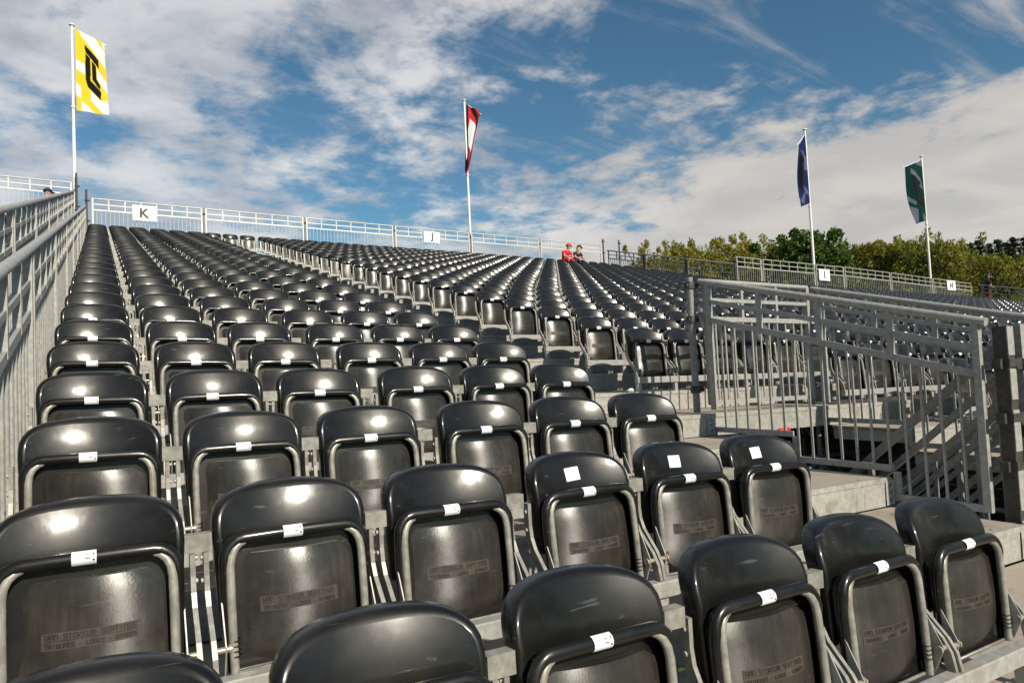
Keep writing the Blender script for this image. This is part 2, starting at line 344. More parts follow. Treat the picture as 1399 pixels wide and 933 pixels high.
# ------------------------------------------------------------------ grandstand
X0, MOD = -0.25, 3.13
VX0, VX1 = 4.48, 6.05              # stairwell opening
def spans(r, x0, x1):
    xs = [x0]
    k = X0
    while k < x1 - 0.05:
        if k > x0 + 0.05: xs.append(k)
        k += MOD
    xs.append(x1)
    out = []
    for a, b in zip(xs, xs[1:]):
        if 1 <= r <= 3:
            if a < VX0 < b and b <= VX1: out.append((a, VX0)); continue
            if a >= VX0 and b <= VX1: continue
            if a < VX0 and b > VX1: out += [(a, VX0), (VX1, b)]; continue
            if VX0 <= a < VX1 < b: out.append((VX1, b)); continue
        out.append((a, b))
    return out
def deck_run(root, base, rows, x0, x1, slope=RISE, z_extra=0.0, holes=True):
    cache = {}
    for r in rows:
        zd = slope * r + DECK + z_extra
        for a, b in spans(r, x0, x1):
            key = round(b - a, 3)
            if key not in cache:
                w = b - a
                d = bevelled_box(0.004, w - 0.004, EDGE, EDGE + RUN - 0.006, -0.028, 0, 0.003)
                rs = MB()
                zt, zb = -0.031, -slope + 0.004
                prof = [(EDGE + 0.004, zt), (EDGE + 0.004, -0.06), (EDGE + 0.0045, -0.10), (EDGE + 0.005, -0.13), (EDGE + 0.0055, zb + 0.02), (EDGE + 0.006, zb)]
                ncol = max(2, int(w / 0.5)); L = []
                rowz = []
                for (ya, za), (yb, zb2) in zip(prof, prof[1:]): rowz.append((ya, za))
                rowz.append(prof[-1])
                # slots near both ends of every fascia sheet
                def hole(i, j):
                    return False
                rs.grid(lambda u, v: (0.006 + u * (w - 0.012), rowz[round(v * 5)][0], rowz[round(v * 5)][1]), ncol, 5, hole if holes else None, True)
                rs.box(0.004, w - 0.004, EDGE - 0.002, EDGE + 0.022, -0.030, 0.0022)     # nosing strip over the board's front edge
                for ex in (0.0015, w - 0.0055): rs.box(ex, ex + 0.004, EDGE + 0.003, EDGE + RUN - 0.02, -0.125, -0.030)
                cache[key] = (d.mesh('deck_board', M_DECK), rs.mesh('riser_sheet', M_RISER))
            loc = Vector((a, RUN * r, zd)) - Vector(base)
            part('deck_board', cache[key][0], None, root, at=loc); part('riser_sheet', cache[key][1], None, root, at=loc)
bs = (0, 0, GZ)
stand = thing('grandstand', 'large tiered grandstand of plywood decks and zinc risers carrying the black seats', 'grandstand', bs)
deck_run(stand, bs, range(-2, 29), X0, 18.53)
lower = thing('grandstand', 'lower tiered stand on the right ending under the fence with I and H signs', 'grandstand', (18.6, 0, GZ))
deck_run(lower, (18.6, 0, GZ), range(-2, 20), 18.58, 34.3)
sidest = thing('grandstand', 'neighbouring tiered stand behind the left railing', 'grandstand', (-0.5, 0, GZ))
deck_run(sidest, (-0.5, 0, GZ), range(-2, 29), -6.5, -0.6, 0.19)
def shade_skirt(root, base, x0, x1, ymax, rtop):  # unseen walls added to keep light out from under the decks
    m = MB()
    m.box(x0 - base[0], x1 - base[0], RUN * -2 - 0.12, RUN * -2 - 0.095, 0.0, deckz(-2) - GZ - 0.03)
    part('front_shade_wall', m, M_DECK, root)
    m = MB(); m.box(x0 - base[0], x1 - base[0], ymax + 0.05, ymax + 0.07, 0, deckz(rtop) - GZ - 0.05); part('back_shade_wall', m, M_BLKCL, root)
shade_skirt(stand, bs, X0, 18.53, 21.75, 28); shade_skirt(lower, (18.6, 0, GZ), 18.58, 34.3, 15.0, 19); shade_skirt(sidest, (-0.5, 0, GZ), -6.5, -0.6, 21.75, 28)
# walkway boards behind the last row
m = MB(); m.box(X0, 18.53, 21.66, 22.2, deckz(28) - 0.03 - GZ, deckz(28) - GZ); part('walkway_board', m, M_DECK, stand)
m = MB(); m.box(0, 15.7, 14.91, 15.5, deckz(19) - 0.03 - GZ, deckz(19) - GZ); part('walkway_board', m, M_DECK, lower)
m = MB(); m.box(-6, -0.1, 21.66, 22.2, 0.19 * 28 + DECK - 0.03 - GZ, 0.19 * 28 + DECK - GZ); part('walkway_board', m, M_DECK, sidest)
# scaffolding under the decks seen through the stairwell
def scaffold():
    def t(name, a, b, r=0.024):
        m = MB(); m.smooth = True; m.tube([(a[0], a[1], a[2] - GZ), (b[0], b[1], b[2] - GZ)], r, 8); part(name, m, M_TUBE, stand)
    for x in (4.42, 6.12, 7.9):
        for y in (3.1, 4.6, 6.1, 7.6):
            t('scaffold_standard', (x, y, GZ), (x, y, RISE * int(y / RUN) + DECK - 0.05))
    for y in (3.1, 4.6, 6.1):
        for z in (-0.25, -1.2, -2.2): t('scaffold_ledger', (4.3, y, z), (9.5, y, z))
    for x in (4.42, 6.12, 7.9):
        t('scaffold_brace', (x, 3.1, -0.3), (x, 5.0, -1.5)); t('scaffold_brace', (x, 4.6, -0.1), (x, 3.2, -1.6)); t('scaffold_ledger', (x, 0.8, -0.55), (x, 7.6, -0.55))
    for y in (3.12, 4.62): t('scaffold_brace', (4.4, y, -0.28), (6.1, y, -0.95)); t('scaffold_brace', (6.1, y, -0.32), (7.9, y, -1.2)); t('scaffold_brace', (4.45, y, -1.1), (6.1, y, -0.3))
    # side beams along the stairwell
    for x in (VX0 - 0.05, VX1 + 0.02):
        for r in (1, 2, 3):
            m = MB(); m.box(x, x + 0.03, RUN * r + EDGE + 0.01, RUN * (r + 1) + EDGE - 0.02, deckz(r) - 0.135 - GZ, deckz(r) - 0.034 - GZ); part('side_beam', m, M_SCAF, stand)
scaffold()
# end plates with square slots beside the stairwell
for r in (1, 2, 3, 4):
    m = MB()
    m.grid(lambda u, v: (VX0 - 0.075 + u * 0.09, RUN * r + EDGE - 0.004, deckz(r) - 0.012 - GZ - v * 0.165), 3, 7, lambda i, j: i == 1 and j in (1, 3, 5), True)
    part('end_plate', m, M_RISER, stand)

# ------------------------------------------------------------------ the seat
HW = 0.196
def yz(z): return 0.064 + (0.18 * z + 1.25 * z * z if z > 0 else 0.05 * z)
def shell_pt(s, t):
    x = s * HW; zt = 0.028 + 0.083 * (max(0.0, 1 - abs(s) ** 3.7)) ** (1 / 2.5)
    z = -0.20 + t * (zt + 0.20)
    x *= 1 - 0.05 * max(0.0, -z / 0.2)
    return (x, yz(z) - 0.036 * (x / HW) ** 2, z)
ROLL = (16, 32, 48, 64, 80, 95)
def shell(nx, nz, rim=True):
    m = MB(); m.smooth = True
    cs = [math.sin((i / nx - 0.5) * math.pi) for i in range(nx + 1)]
    m.grid(lambda u, v: shell_pt(cs[round(u * nx)], v), nx, nz)
    if rim:
        loop = [(0, j) for j in range(nz + 1)] + [(i, nz) for i in range(1, nx + 1)] + [(nx, j) for j in range(nz - 1, -1, -1)]
        rings = []
        for off, back, fwd in [(0, 0, 0)] + [(0.021 * math.sin(R(a)), 0.021 * (1 - math.cos(R(a))), -0.007 * math.sin(R(a)) * (1 - a / 110)) for a in ROLL] + [(0.0215, 0.045, 0), (0.018, 0.056, 0)]:
            rg = []
            for i, j in loop:
                p = Vector(shell_pt(cs[i], j / nz)); c = Vector((0, 0, -0.02)); d = Vector((p.x / HW, 0, max(0, (p.z - 0.02) / 0.13)))
                d = d.normalized() if d.length > 1e-5 else Vector((0, 0, 1))
                rg.append((p.x + d.x * off, p.y + back + fwd * abs(d.x) ** 1.5 + off * d.z * 0.45, p.z + d.z * off))
            rings.append(rg)
        n = len(loop); vs = [v for rg in rings for v in rg]; fs = []
        for a in range(len(rings) - 1):
            for k in range(n - 1): fs.append((a * n + k, a * n + k + 1, (a + 1) * n + k + 1, (a + 1) * n + k))
        m.add(vs, fs)
        m.grid(lambda u, v: (lambda p: (p[0] * 1.03, p[1] + 0.036, p[2]))(shell_pt(cs[round(u * nx)], v)), nx, nz, None, True)
    return m
def arc(c, r, a0, a1, n, y): return [(c[0] + r * math.cos(R(a0 + (a1 - a0) * i / n)), y, c[1] + r * math.sin(R(a0 + (a1 - a0) * i / n))) for i in range(n + 1)]
def lip_mb(n=8, k=5, body=True):
    m = MB(); m.smooth = True
    pts = [(-0.192, 0.016, -0.30), (-0.1935, 0.014, -0.17), (-0.194, 0.010, -0.09)] + arc((-0.141, -0.056), 0.053, 178, 90, k, 0.004) + [(-0.07, 0.003, -0.002), (0, 0.003, -0.002), (0.07, 0.003, -0.002)] + arc((0.141, -0.056), 0.053, 90, 2, k, 0.004) + [(0.194, 0.010, -0.09), (0.1935, 0.014, -0.17), (0.192, 0.016, -0.30)]
    if body:
        loop = [(-0.196, -0.352), (-0.198, -0.060)] + [(-0.146 + 0.052 * math.cos(R(a)), -0.060 + 0.052 * math.sin(R(a))) for a in (150, 120, 90)] + [(0.146 + 0.052 * math.cos(R(a)), -0.060 + 0.052 * math.sin(R(a))) for a in (90, 60, 30)] + [(0.198, -0.060), (0.196, -0.352)]
        q = len(loop); m.smooth = False
        m.add([(x, 0.020, z) for x, z in loop] + [(x, 0.034, z) for x, z in loop], [(i, (i + 1) % q, q + (i + 1) % q, q + i) for i in range(q)] + [tuple(range(2 * q - 1, q - 1, -1))])
        m.smooth = True
    m.sweep(pts, [(0.0152 * math.cos(2 * math.pi * q / n), 0.0165 * math.sin(2 * math.pi * q / n)) for q in range(n)], up=(0, -1, 0))
    return m
def frame_mb(n=8, k=5):
    m = MB(); m.smooth = True
    for s in (-1, 1):
        pts = [(s * 0.141, 0.006, -0.010), (s * 0.156, 0.003, -0.017), (s * 0.169, 0.000, -0.029), (s * 0.1785, -0.002, -0.048), (s * 0.1825, -0.002, -0.075), (s * 0.183, 0.000, -0.17), (s * 0.1825, 0.003, -0.27), (s * 0.181, 0.006, -0.355)]
        m.tube(pts, 0.0118, n)
    m.box(-0.180, 0.180, 0.012, 0.020, -0.358, -0.350)
    return m.tilt()
def pan_y(x, z):
    u = x / 0.160; y = 0.030 - 0.030 * (1 - abs(u) ** 2.0) + 0.012 * math.sin((z + 0.05) * 9 - 0.6) * u
    if z < -0.27: y += 0.035 * ((-0.27 - z) / 0.085) ** 2
    if z > -0.09: y += 0.008 * ((z + 0.09) / 0.04) ** 2
    return y
def pan_mb(nx, nz):
    m = MB(); m.smooth = True
    def fn(u, v):
        s = 2 * u - 1; z = -0.352 + v * 0.300; e = min(v * 0.300, (1 - v) * 0.300); rr = 0.036
        w = 0.160 - (rr - math.sqrt(max(0.0, rr * rr - (rr - e) ** 2)) if e < rr else 0)
        return (s * w, pan_y(s * w, z), z)
    m.grid(fn, nx, nz)
    # edge turned back
    def edge(s):
        m.grid(lambda u, v: (fn(0 if s < 0 else 1, v)[0], fn(0 if s < 0 else 1, v)[1] + u * 0.02, fn(0, v)[2]), 1, nz, None, s > 0)
    edge(-1); edge(1)
    m.grid(lambda u, v: (fn(u, 1)[0], fn(u, 1)[1] + (1 - v) * 0.02 + 0.0, fn(u, 1)[2]), nx, 1)
    return m
BARP = [(0.055, -0.022), (0.055, -0.10), (0.048, -0.145), (0.028, -0.185), (-0.006, -0.222), (-0.040, -0.258), (-0.062, -0.295), (-0.072, -0.346)]
def bar_mb(s, coarse=False):
    m = MB(); P = BARP[::2] + BARP[-1:] if coarse else BARP
    m.bar([(s * 0.2345, y, z) for y, z in P], 0.013, 0.030, up=(1, 0, 0))
    return m
def hinge_mb(s):
    m = MB()
    pl = [(-0.014, -0.165), (-0.066, -0.268), (-0.064, -0.285), (-0.036, -0.352), (-0.022, -0.30)]
    a = [(s * 0.2045, y, z) for y, z in pl]; b = [(s * 0.2080, y, z) for y, z in pl]; n = len(pl)
    m.add(a + b, [tuple(range(n)), tuple(range(2 * n - 1, n - 1, -1))] + [(i, (i + 1) % n, n + (i + 1) % n, n + i) for i in range(n)])
    m.cur = 1; m.smooth = True
    m.tube([(s * 0.198, -0.057, -0.276), (s * 0.2275, -0.057, -0.276)], 0.0085, 8); m.tube([(s * 0.192, -0.057, -0.276), (s * 0.199, -0.057, -0.276)], 0.0125, 6)
    return m
def bolts_mb(s):
    m = MB(); m.smooth = True
    for z in (-0.052, -0.115): m.tube([(s * 0.2405, 0.055, z), (s * 0.2475, 0.055, z)], 0.0075, 6)
    return m
def spring_mb(s):
    m = MB(); m.smooth = True
    for k in range(4): m.tube([(s * (0.176 + 0.012 * math.cos(a)), 0.002 + 0.012 * math.sin(a), -0.262 - k * 0.013 - 0.003 * a / 3) for a in [q * math.pi / 3 for q in range(7)]], 0.0022, 4)
    return m
def label_mb():
    m = MB(); m.smooth = True
    def fn(u, v):
        a = R(-62 + 150 * v)           # wraps the round front edge
        return (-0.037 + 0.053 * u, 0.003 - 0.0181 * math.cos(a), -0.002 + 0.0176 * math.sin(a))
    m.grid(fn, 1, 6)
    m.cur = 1
    def ln(x0, x1, v, h=0.05):
        f2 = lambda u, w: (x0 + (x1 - x0) * u, 0.003 - 0.0184 * math.cos(R(-62 + 150 * (v + h * w))), -0.002 + 0.0179 * math.sin(R(-62 + 150 * (v + h * w))))
        m.grid(f2, 1, 1)
    ln(-0.008, 0.000, 0.62); ln(-0.008, 0.003, 0.44); ln(0.008, 0.0115, 0.62, 0.11); ln(0.008, 0.0125, 0.30, 0.1)
    return m
def plate_mb():
    m = MB(); m.smooth = True
    m.grid(lambda u, v: (-0.106 + 0.212 * u, pan_y(-0.106 + 0.212 * u, -0.211 + 0.04 * v) - 0.0009, -0.211 + 0.04 * v), 14, 4)
    m.grid(lambda u, v: (-0.106 + 0.212 * u, pan_y(-0.106 + 0.212 * u, -0.171) - 0.0009 * (1 - v), -0.171), 14, 1)
    m.smooth = False; m.cur = 1
    G = {'V': [[(0, 2), (0, .6), (.5, 0), (1, .6), (1, 2)]], 'A': [[(0, 0), (0, 2), (1, 2), (1, 0)], [(0, .9), (1, .9)]], 'N': [[(0, 0), (0, 2), (.7, 2), (1, 1.6), (1, 0)]], 'S': [[(1, 2), (0, 2), (0, 1), (1, 1), (1, 0), (0, 0)]],
         'T': [[(0, 2), (1, 2)], [(.5, 2), (.5, 0)]], 'O': [[(0, 0), (0, 2), (1, 2), (1, 0), (0, 0)]], 'K': [[(0, 0), (0, 2)], [(1, 2), (.2, 1), (1, 0)]], 'U': [[(0, 2), (0, 0), (1, 0), (1, 2)]], 'M': [[(0, 0), (0, 2), (1, 2), (1, 0)], [(.5, 2), (.5, .5)]],
         'E': [[(1, 2), (0, 2), (0, 0), (1, 0)], [(0, 1), (.8, 1)]], 'I': [[(.5, 0), (.5, 2)]], 'G': [[(1, 2), (0, 2), (0, 0), (1, 0), (1, 1), (.5, 1)]], 'R': [[(0, 0), (0, 2), (1, 2), (1, 1), (0, 1)], [(.5, 1), (1, 0)]], 'B': [[(0, 0), (0, 2), (.85, 2), (.85, 1), (1, 1), (1, 0), (0, 0)], [(0, 1), (.85, 1)]],
         'L': [[(0, 2), (0, 0), (1, 0)]], 'D': [[(0, 0), (0, 2), (.75, 2), (1, 1.6), (1, 0), (0, 0)]], '*': [[(.35, 1), (.65, 1)]]}
    for text, hgt, zb, half in (('VAN STOKKUM SEATINGS', 0.0105, -0.1860, 0.098), ('TRIBUNES * LOGES * STAGES', 0.0085, -0.2060, 0.098)):
        adv = 2 * half / (len(text) + 0.0); wd = adv * 0.68; th = 0.0021
        for q, ch in enumerate(text):
            for pl in G.get(ch, []):
                for a_, b_ in zip(pl, pl[1:]):
                    x0, z0, x1, z1 = -half + adv * q + a_[0] * wd, zb + a_[1] * hgt / 2, -half + adv * q + b_[0] * wd, zb + b_[1] * hgt / 2
                    L_ = math.hypot(x1 - x0, z1 - z0); dx, dz = (x1 - x0) / L_ * th / 2, (z1 - z0) / L_ * th / 2
                    P4 = [(x0 - dx - dz, z0 - dz + dx), (x0 - dx + dz, z0 - dz - dx), (x1 + dx + dz, z1 + dz - dx), (x1 + dx - dz, z1 + dz + dx)]
                    m.add([(px_, pan_y(px_, pz_) - 0.0017, pz_) for px_, pz_ in P4], [(0, 1, 2, 3)])
    m.grid(lambda u, v: (-0.1 + 0.2 * u, pan_y(-0.1 + 0.2 * u, -0.1908 + 0.0012 * v) - 0.0016, -0.1908 + 0.0012 * v), 12, 1)
    return m
def coupling_mb():
    m = MB(); m.box(0.216, 0.284, 0.036, 0.041, -0.036, 0.014); m.box(0.216, 0.284, 0.041, 0.070, 0.0095, 0.0135); m.box(0.219, 0.281, 0.07, 0.074, -0.03, 0.0095)
    return m
def paper_mb():
    m = MB()
    def fn(u, v):
        x, z = -0.047 + 0.063 * u + 0.002 * v, 0.034 + 0.047 * v
        return (x, yz(z) - 0.036 * (x / HW) ** 2 - 0.0015, z)
    m.smooth = True; m.grid(fn, 4, 4); return m
ME = {
 'shell': shell(20, 14).mesh('backrest', M_PL), 'lip': lip_mb(10).tilt().mesh('seat_lip', M_PL), 'frame': frame_mb(10).mesh('seat_frame', M_FRAME), 'pan': pan_mb(14, 14).tilt().mesh('seat_pan', M_PAN),
 'bar-1': bar_mb(-1).mesh('support_bar', M_FRAME), 'bar1': bar_mb(1).mesh('support_bar', M_FRAME), 'hinge-1': hinge_mb(-1).mesh('hinge', [M_GALV, M_BOLT]), 'hinge1': hinge_mb(1).mesh('hinge', [M_GALV, M_BOLT]),
 'bolts-1': bolts_mb(-1).mesh('bar_bolts', M_GALV), 'bolts1': bolts_mb(1).mesh('bar_bolts', M_GALV), 'spring-1': spring_mb(-1).tilt().mesh('spring', M_SPRING), 'spring1': spring_mb(1).tilt().mesh('spring', M_SPRING),
 'label': label_mb().mesh('seat_sticker', [M_STICK, M_PRINT]), 'plate': plate_mb().tilt().mesh('maker_plate', [M_PLATE, M_INK]), 'coupling': coupling_mb().mesh('coupling_plate', M_FRAME),
 'paper': paper_mb().mesh('paper_sticker', M_STICK),
 'shell_m': shell(12, 7).mesh('backrest', M_PL), 'lip_m': lip_mb(6, 3).tilt().mesh('seat_lip', M_PL), 'frame_m': frame_mb(5, 3).mesh('seat_frame', M_FRAME), 'pan_m': pan_mb(8, 7).tilt().mesh('seat_pan', M_PAN),
 'bar-1_m': bar_mb(-1, True).mesh('support_bar', M_FRAME), 'bar1_m': bar_mb(1, True).mesh('support_bar', M_FRAME),
}
def far_chair():
    m = MB()
    def merge(o, idx):
        k = len(m.v); m.v += o.v; m.f += [tuple(i + k for i in f) for f in o.f]; m.m += [idx if isinstance(idx, int) else idx[q] for q in o.m]; m.sm += o.sm
    merge(shell(8, 5), 0); merge(lip_mb(4, 2).tilt(), 0); merge(frame_mb(5, 2), 1); merge(pan_mb(4, 4).tilt(), 2); merge(bar_mb(-1, True), 1); merge(bar_mb(1, True), 1); merge(coupling_mb(), 1)
    lb = MB(); lb.box(-0.037, 0.016, -0.0185, -0.016, -0.016, 0.012); merge(lb, 3)
    return m
FAR = far_chair(); FAR_MATS = [M_PL, M_FRAME, M_PAN, M_STICK]
ME['far'] = FAR.mesh('folding_seat', FAR_MATS)
# light version for the mass of distant seats
def mass_chair():
    m = MB()
    def merge(o, idx): k = len(m.v); m.v += o.v; m.f += [tuple(i + k for i in f) for f in o.f]; m.m += [idx] * len(o.f); m.sm += o.sm
    merge(shell(6, 4, False), 0)
    bk = MB(); bk.smooth = True; cs = [math.sin((i / 6 - 0.5) * math.pi) for i in range(7)]
    bk.grid(lambda u, v: (lambda p: (p[0] * 1.155, p[1] + 0.050, p[2] + 0.026))(shell_pt(cs[round(u * 6)], v)), 6, 4, None, True)
    loop = [(0, j) for j in range(5)] + [(i, 4) for i in range(1, 7)] + [(6, j) for j in range(3, -1, -1)]
    r0 = [shell_pt(cs[i], j / 4) for i, j in loop]; r1 = [(p[0] * 1.155, p[1] + 0.030, p[2] + 0.026) for p in r0]; n = len(loop)
    bk.add(r0 + r1, [(k, k + 1, n + k + 1, n + k) for k in range(n - 1)]); merge(bk, 0)
    merge(pan_mb(2, 2).tilt(), 2); merge(lip_mb(4, 1).tilt(), 0)
    fr = MB(); fr.bar([(-0.179, -0.004, -0.04), (-0.177, -0.035, -0.355)], 0.02, 0.02); fr.bar([(0.179, -0.004, -0.04), (0.177, -0.035, -0.355)], 0.02, 0.02); merge(fr, 1)
    merge(bar_mb(-1, True), 1); merge(bar_mb(1, True), 1); cp = MB(); cp.box(0.216, 0.284, 0.036, 0.07, -0.036, 0.014); merge(cp, 1)
    lb = MB(); lb.box(-0.037, 0.016, -0.0185, -0.016, -0.016, 0.012); merge(lb, 3)
    return m
MASS = mass_chair()

COLS = [0.0, 0.504, 1.004, 1.544, 2.044, 2.531]
seats = []                                    # (x, row, block, number in the row)
for r in range(29):
    for i, x in enumerate(COLS): seats.append((x, r, 'A', i + 1))
for i, x in enumerate((3.041, 3.531, 4.031)): seats.append((x, 28, 'A', 7 + i))
BX = [4.575, 5.07, 5.56, 6.05] + [6.54 + 0.5217 * i for i in range(23)]
BX = [x for x in BX if x < 18.3]
SIT = []
for r in range(5, 29):
    for i, x in enumerate(BX): seats.append((x, r, 'B', i + 1))
for i, x in enumerate(BX[4:]): seats.append((x, 4, 'C', i + 1))
for r in range(0, 4):
    for i in range(21): seats.append((7.18 + 0.5217 * i, r, 'D', i + 1))
for r in range(0, 20):
    for i in range(30): seats.append((18.85 + 0.5217 * i, r, 'E', i + 1))
for r in range(0, 29):
    for i in range(9): seats.append((-1.0 - 0.51 * i, r, 'L', i + 1))
SITX = [x for x in BX if 15.6 < x < 17.2]
def seat_pos(x, r, b): return (x, RUN * r, (0.19 if b == 'L' else RISE) * r)
def seen_size(s):
    q = proj(*seat_pos(s[0], s[1], s[2]))
    if q is None or s[2] in ('L',): return 0
    if not (-320 < q[0] < 1470 and q[1] < 1250): return 0
    if s[2] in ('D', 'C') and q[0] > 1345: return 0
    return 1 / q[2]
ranked = sorted(seats, key=seen_size, reverse=True)
near = [s for s in ranked[:300] if seen_size(s) > 0]
nearset = set((s[0], s[1], s[2]) for s in near)
rest = [s for s in seats if (s[0], s[1], s[2]) not in nearset]
def seat_label(s):
    x, r, b, i = s
    if b == 'A':
        if r == 1 and i in (4, 5, 6): return 'black folding seat with white square paper on its back, %s of three' % ORD[i - 3]
        return 'black folding seat, %s from the left railing, %s row from the front' % (ORD[i], ORD[r + 1])
    if b == 'B': return 'black folding seat right of the aisle, %s along, %s row from the bottom there' % (ORD[i], ORD[r - 4])
    if b == 'C': return 'black folding seat behind the right stairwell railing, %s from the stairwell' % ORD[i]
    if b == 'D': return 'black folding seat low behind the stairwell post, %s of its short row' % ORD[i]
    return 'black folding seat in the lower right stand, %s along, %s row up' % (ORD[i], ORD[r + 1])
first = {}
last_col = {'A': 6}
for s in near:
    x, r, b, i = s
    p = seat_pos(x, r, b); d = 1 / seen_size(s)
    if d > 18:
        o = link_o('folding_seat', ME['far'], None, S(*p)); setp(o, seat_label(s), 'seat', 'black folding seats'); continue
    root = link_o('folding_seat', None, None, S(*p)); root.empty_display_size = 0.1
    setp(root, seat_label(s), 'seat', 'black folding seats')
    root.rotation_euler = (R(random.uniform(-0.9, 0.9)), R(random.uniform(-0.5, 0.5)), R(random.uniform(-1.0, 1.0)))
    sfx = '' if d < 7 else '_m'
    for key, nm in (('shell', 'backrest'), ('frame', 'seat_frame'), ('lip', 'seat_lip'), ('pan', 'seat_pan')):
        q = link_o(nm, ME[key + sfx], root)
        if key == 'pan' and d < 8: link_o('maker_plate', ME['plate'], q)
    a = R(abs(random.gauss(0, 1.1)) if random.random() < 0.85 else random.uniform(2.0, 4.2)); ca, sa = math.cos(a), math.sin(a); pv = Vector((0, -0.057, -0.276))
    off = pv - Matrix.Rotation(a, 3, 'X') @ pv
    for q in [c for c in root.children if c.name.split('.')[0] in ('seat_frame', 'seat_lip', 'seat_pan')]: q.rotation_euler = (a, 0, 0); q.location = off
    q = link_o('seat_sticker', ME['label'], root); q.rotation_euler = (a, R(random.gauss(0, 0.35)), R(random.gauss(0, 0.35))); q.location = off + Vector((random.gauss(0, 0.004), 0, 0))
    for sd_ in (-1, 1):
        link_o('support_bar', ME['bar%d%s' % (sd_, sfx)], root)
        link_o('hinge', ME['hinge%d' % sd_], root)
        if d < 6: link_o('bar_bolts', ME['bolts%d' % sd_], root); link_o('spring', ME['spring%d' % sd_], root)
    if not (b == 'A' and i == 6): link_o('coupling_plate', ME['coupling'], root)
    if b == 'A' and r == 1 and i in (4, 5, 6):
        q = link_o('paper_sticker', ME['paper'], root); q.rotation_euler = (0, R((-3, 2, -2)[i - 4]), 0)
# distant mass
def build_mass(ss, name, label):
    V, F, MI, SM = [], [], [], []
    base = [M3 @ Vector(v) for v in MASS.v]; nb = len(base)
    for s in ss:
        p = S(*seat_pos(s[0], s[1], s[2])); a = R(random.uniform(-1.2, 1.2)); t = R(random.uniform(-1.2, 1.2)); ca, sa = math.cos(a), math.sin(a); k = len(V)
        V += [(v.x * ca - v.y * sa + p.x, v.x * sa + v.y * ca + v.z * t + p.y, v.z + p.z) for v in base]
        F += [tuple(i + k for i in f) for f in MASS.f]; MI += MASS.m; SM += MASS.sm
    me = bpy.data.meshes.new(name); me.from_pydata(V, [], F)
    for m_ in FAR_MATS: me.materials.append(m_)
    me.polygons.foreach_set('material_index', MI); me.polygons.foreach_set('use_smooth', SM); me.update()
    return setp(link_o(name, me), label, 'seats', None, 'stuff')
SITPOS = []
tx = [min(BX, key=lambda q: abs(q - t)) for t in (15.95, 16.52)]
rest = [s for s in rest if not (s[2] == 'B' and s[1] == 28 and s[0] in tx)]
build_mass(rest, 'distant_seats', 'mass of black folding seats filling the far upper rows and the lower right stand')
# open seats under the two spectators
for x, w in zip(tx, ('left', 'right')):
    p = seat_pos(x, 28, 'B'); root = link_o('folding_seat', None, None, S(*p))
    setp(root, 'open black folding seat under the spectator in %s' % ('red' if w == 'left' else 'navy'), 'seat', 'black folding seats')
    link_o('backrest', ME['shell_m'], root)
    for k in (-1, 1): link_o('support_bar', ME['bar%d_m' % k], root)
    for key, nm in (('frame_m', 'seat_frame'), ('lip_m', 'seat_lip'), ('pan_m', 'seat_pan')):
        q = link_o(nm, ME[key], root); q.rotation_euler = (R(-88), 0, 0); q.location = (0, -0.27, -0.32 + 0.0) if True else None
        q.rotation_euler = (R(90), 0, 0); q.location = (0, -0.34, -0.06)

# seat rails with stub posts
def rail(root, base, x0, x1, r, posts, slope=RISE):
    m = bevelled_box(0, x1 - x0, -0.098, -0.050, -0.405, -0.346, 0.004)
    at = Vector((x0, RUN * r, slope * r)) - Vector(base)
    part('seat_rail', m, M_GALV, root, at=at)
    for x in posts:
        part('rail_post', PM['post'], None, root, at=Vector((x, RUN * r, slope * r)) - Vector(base))
def board_screws():
    m = MB(); m.smooth = True
    for r in range(-1, 6):
        for k in range(14):
            x = X0 + 0.12 + k * 0.62
            if x > 8.5: break
            if 1 <= r <= 3 and VX0 - 0.05 < x < VX1 + 0.05: continue
            for yy in (EDGE + 0.055, EDGE + 0.60):
                m.tube([(x, RUN * r + yy, deckz(r) - GZ - 0.001), (x, RUN * r + yy, deckz(r) - GZ + 0.0022)], 0.008, 6)
    part('board_screws', m, M_SCAF, stand, kind='stuff')
board_screws()
PM = {}
pm = MB(); pm.box(-0.02, 0.02, -0.084, -0.052, DECK + 0.006, -0.4055); pm.box(-0.04, 0.04, -0.087, -0.03, DECK + 0.0005, DECK + 0.006); PM['post'] = pm.mesh('rail_post', M_GALV)
for r in range(29):
    P = [x for x in (-0.2, 0.754, 1.794, 2.70)] if r < 9 else []
    rail(stand, bs, -0.235, 2.775, r, P)
    if r >= 5: rail(stand, bs, 4.33, 18.4, r, [4.36] + [BX[k] + 0.247 for k in (0, 2, 4, 6)] if r < 12 else [4.36] if r < 20 else [])
rail(stand, bs, 2.80, 4.29, 28, [])
rail(stand, bs, BX[4] - 0.245, 18.4, 4, [x + 0.26 for x in BX[4:9:1]])
for r in range(0, 4): rail(stand, bs, 6.93, 18.4, r, [6.95, 7.45])
for r in range(0, 20): rail(lower, (18.6, 0, GZ), 18.6, 34.2, r, [])

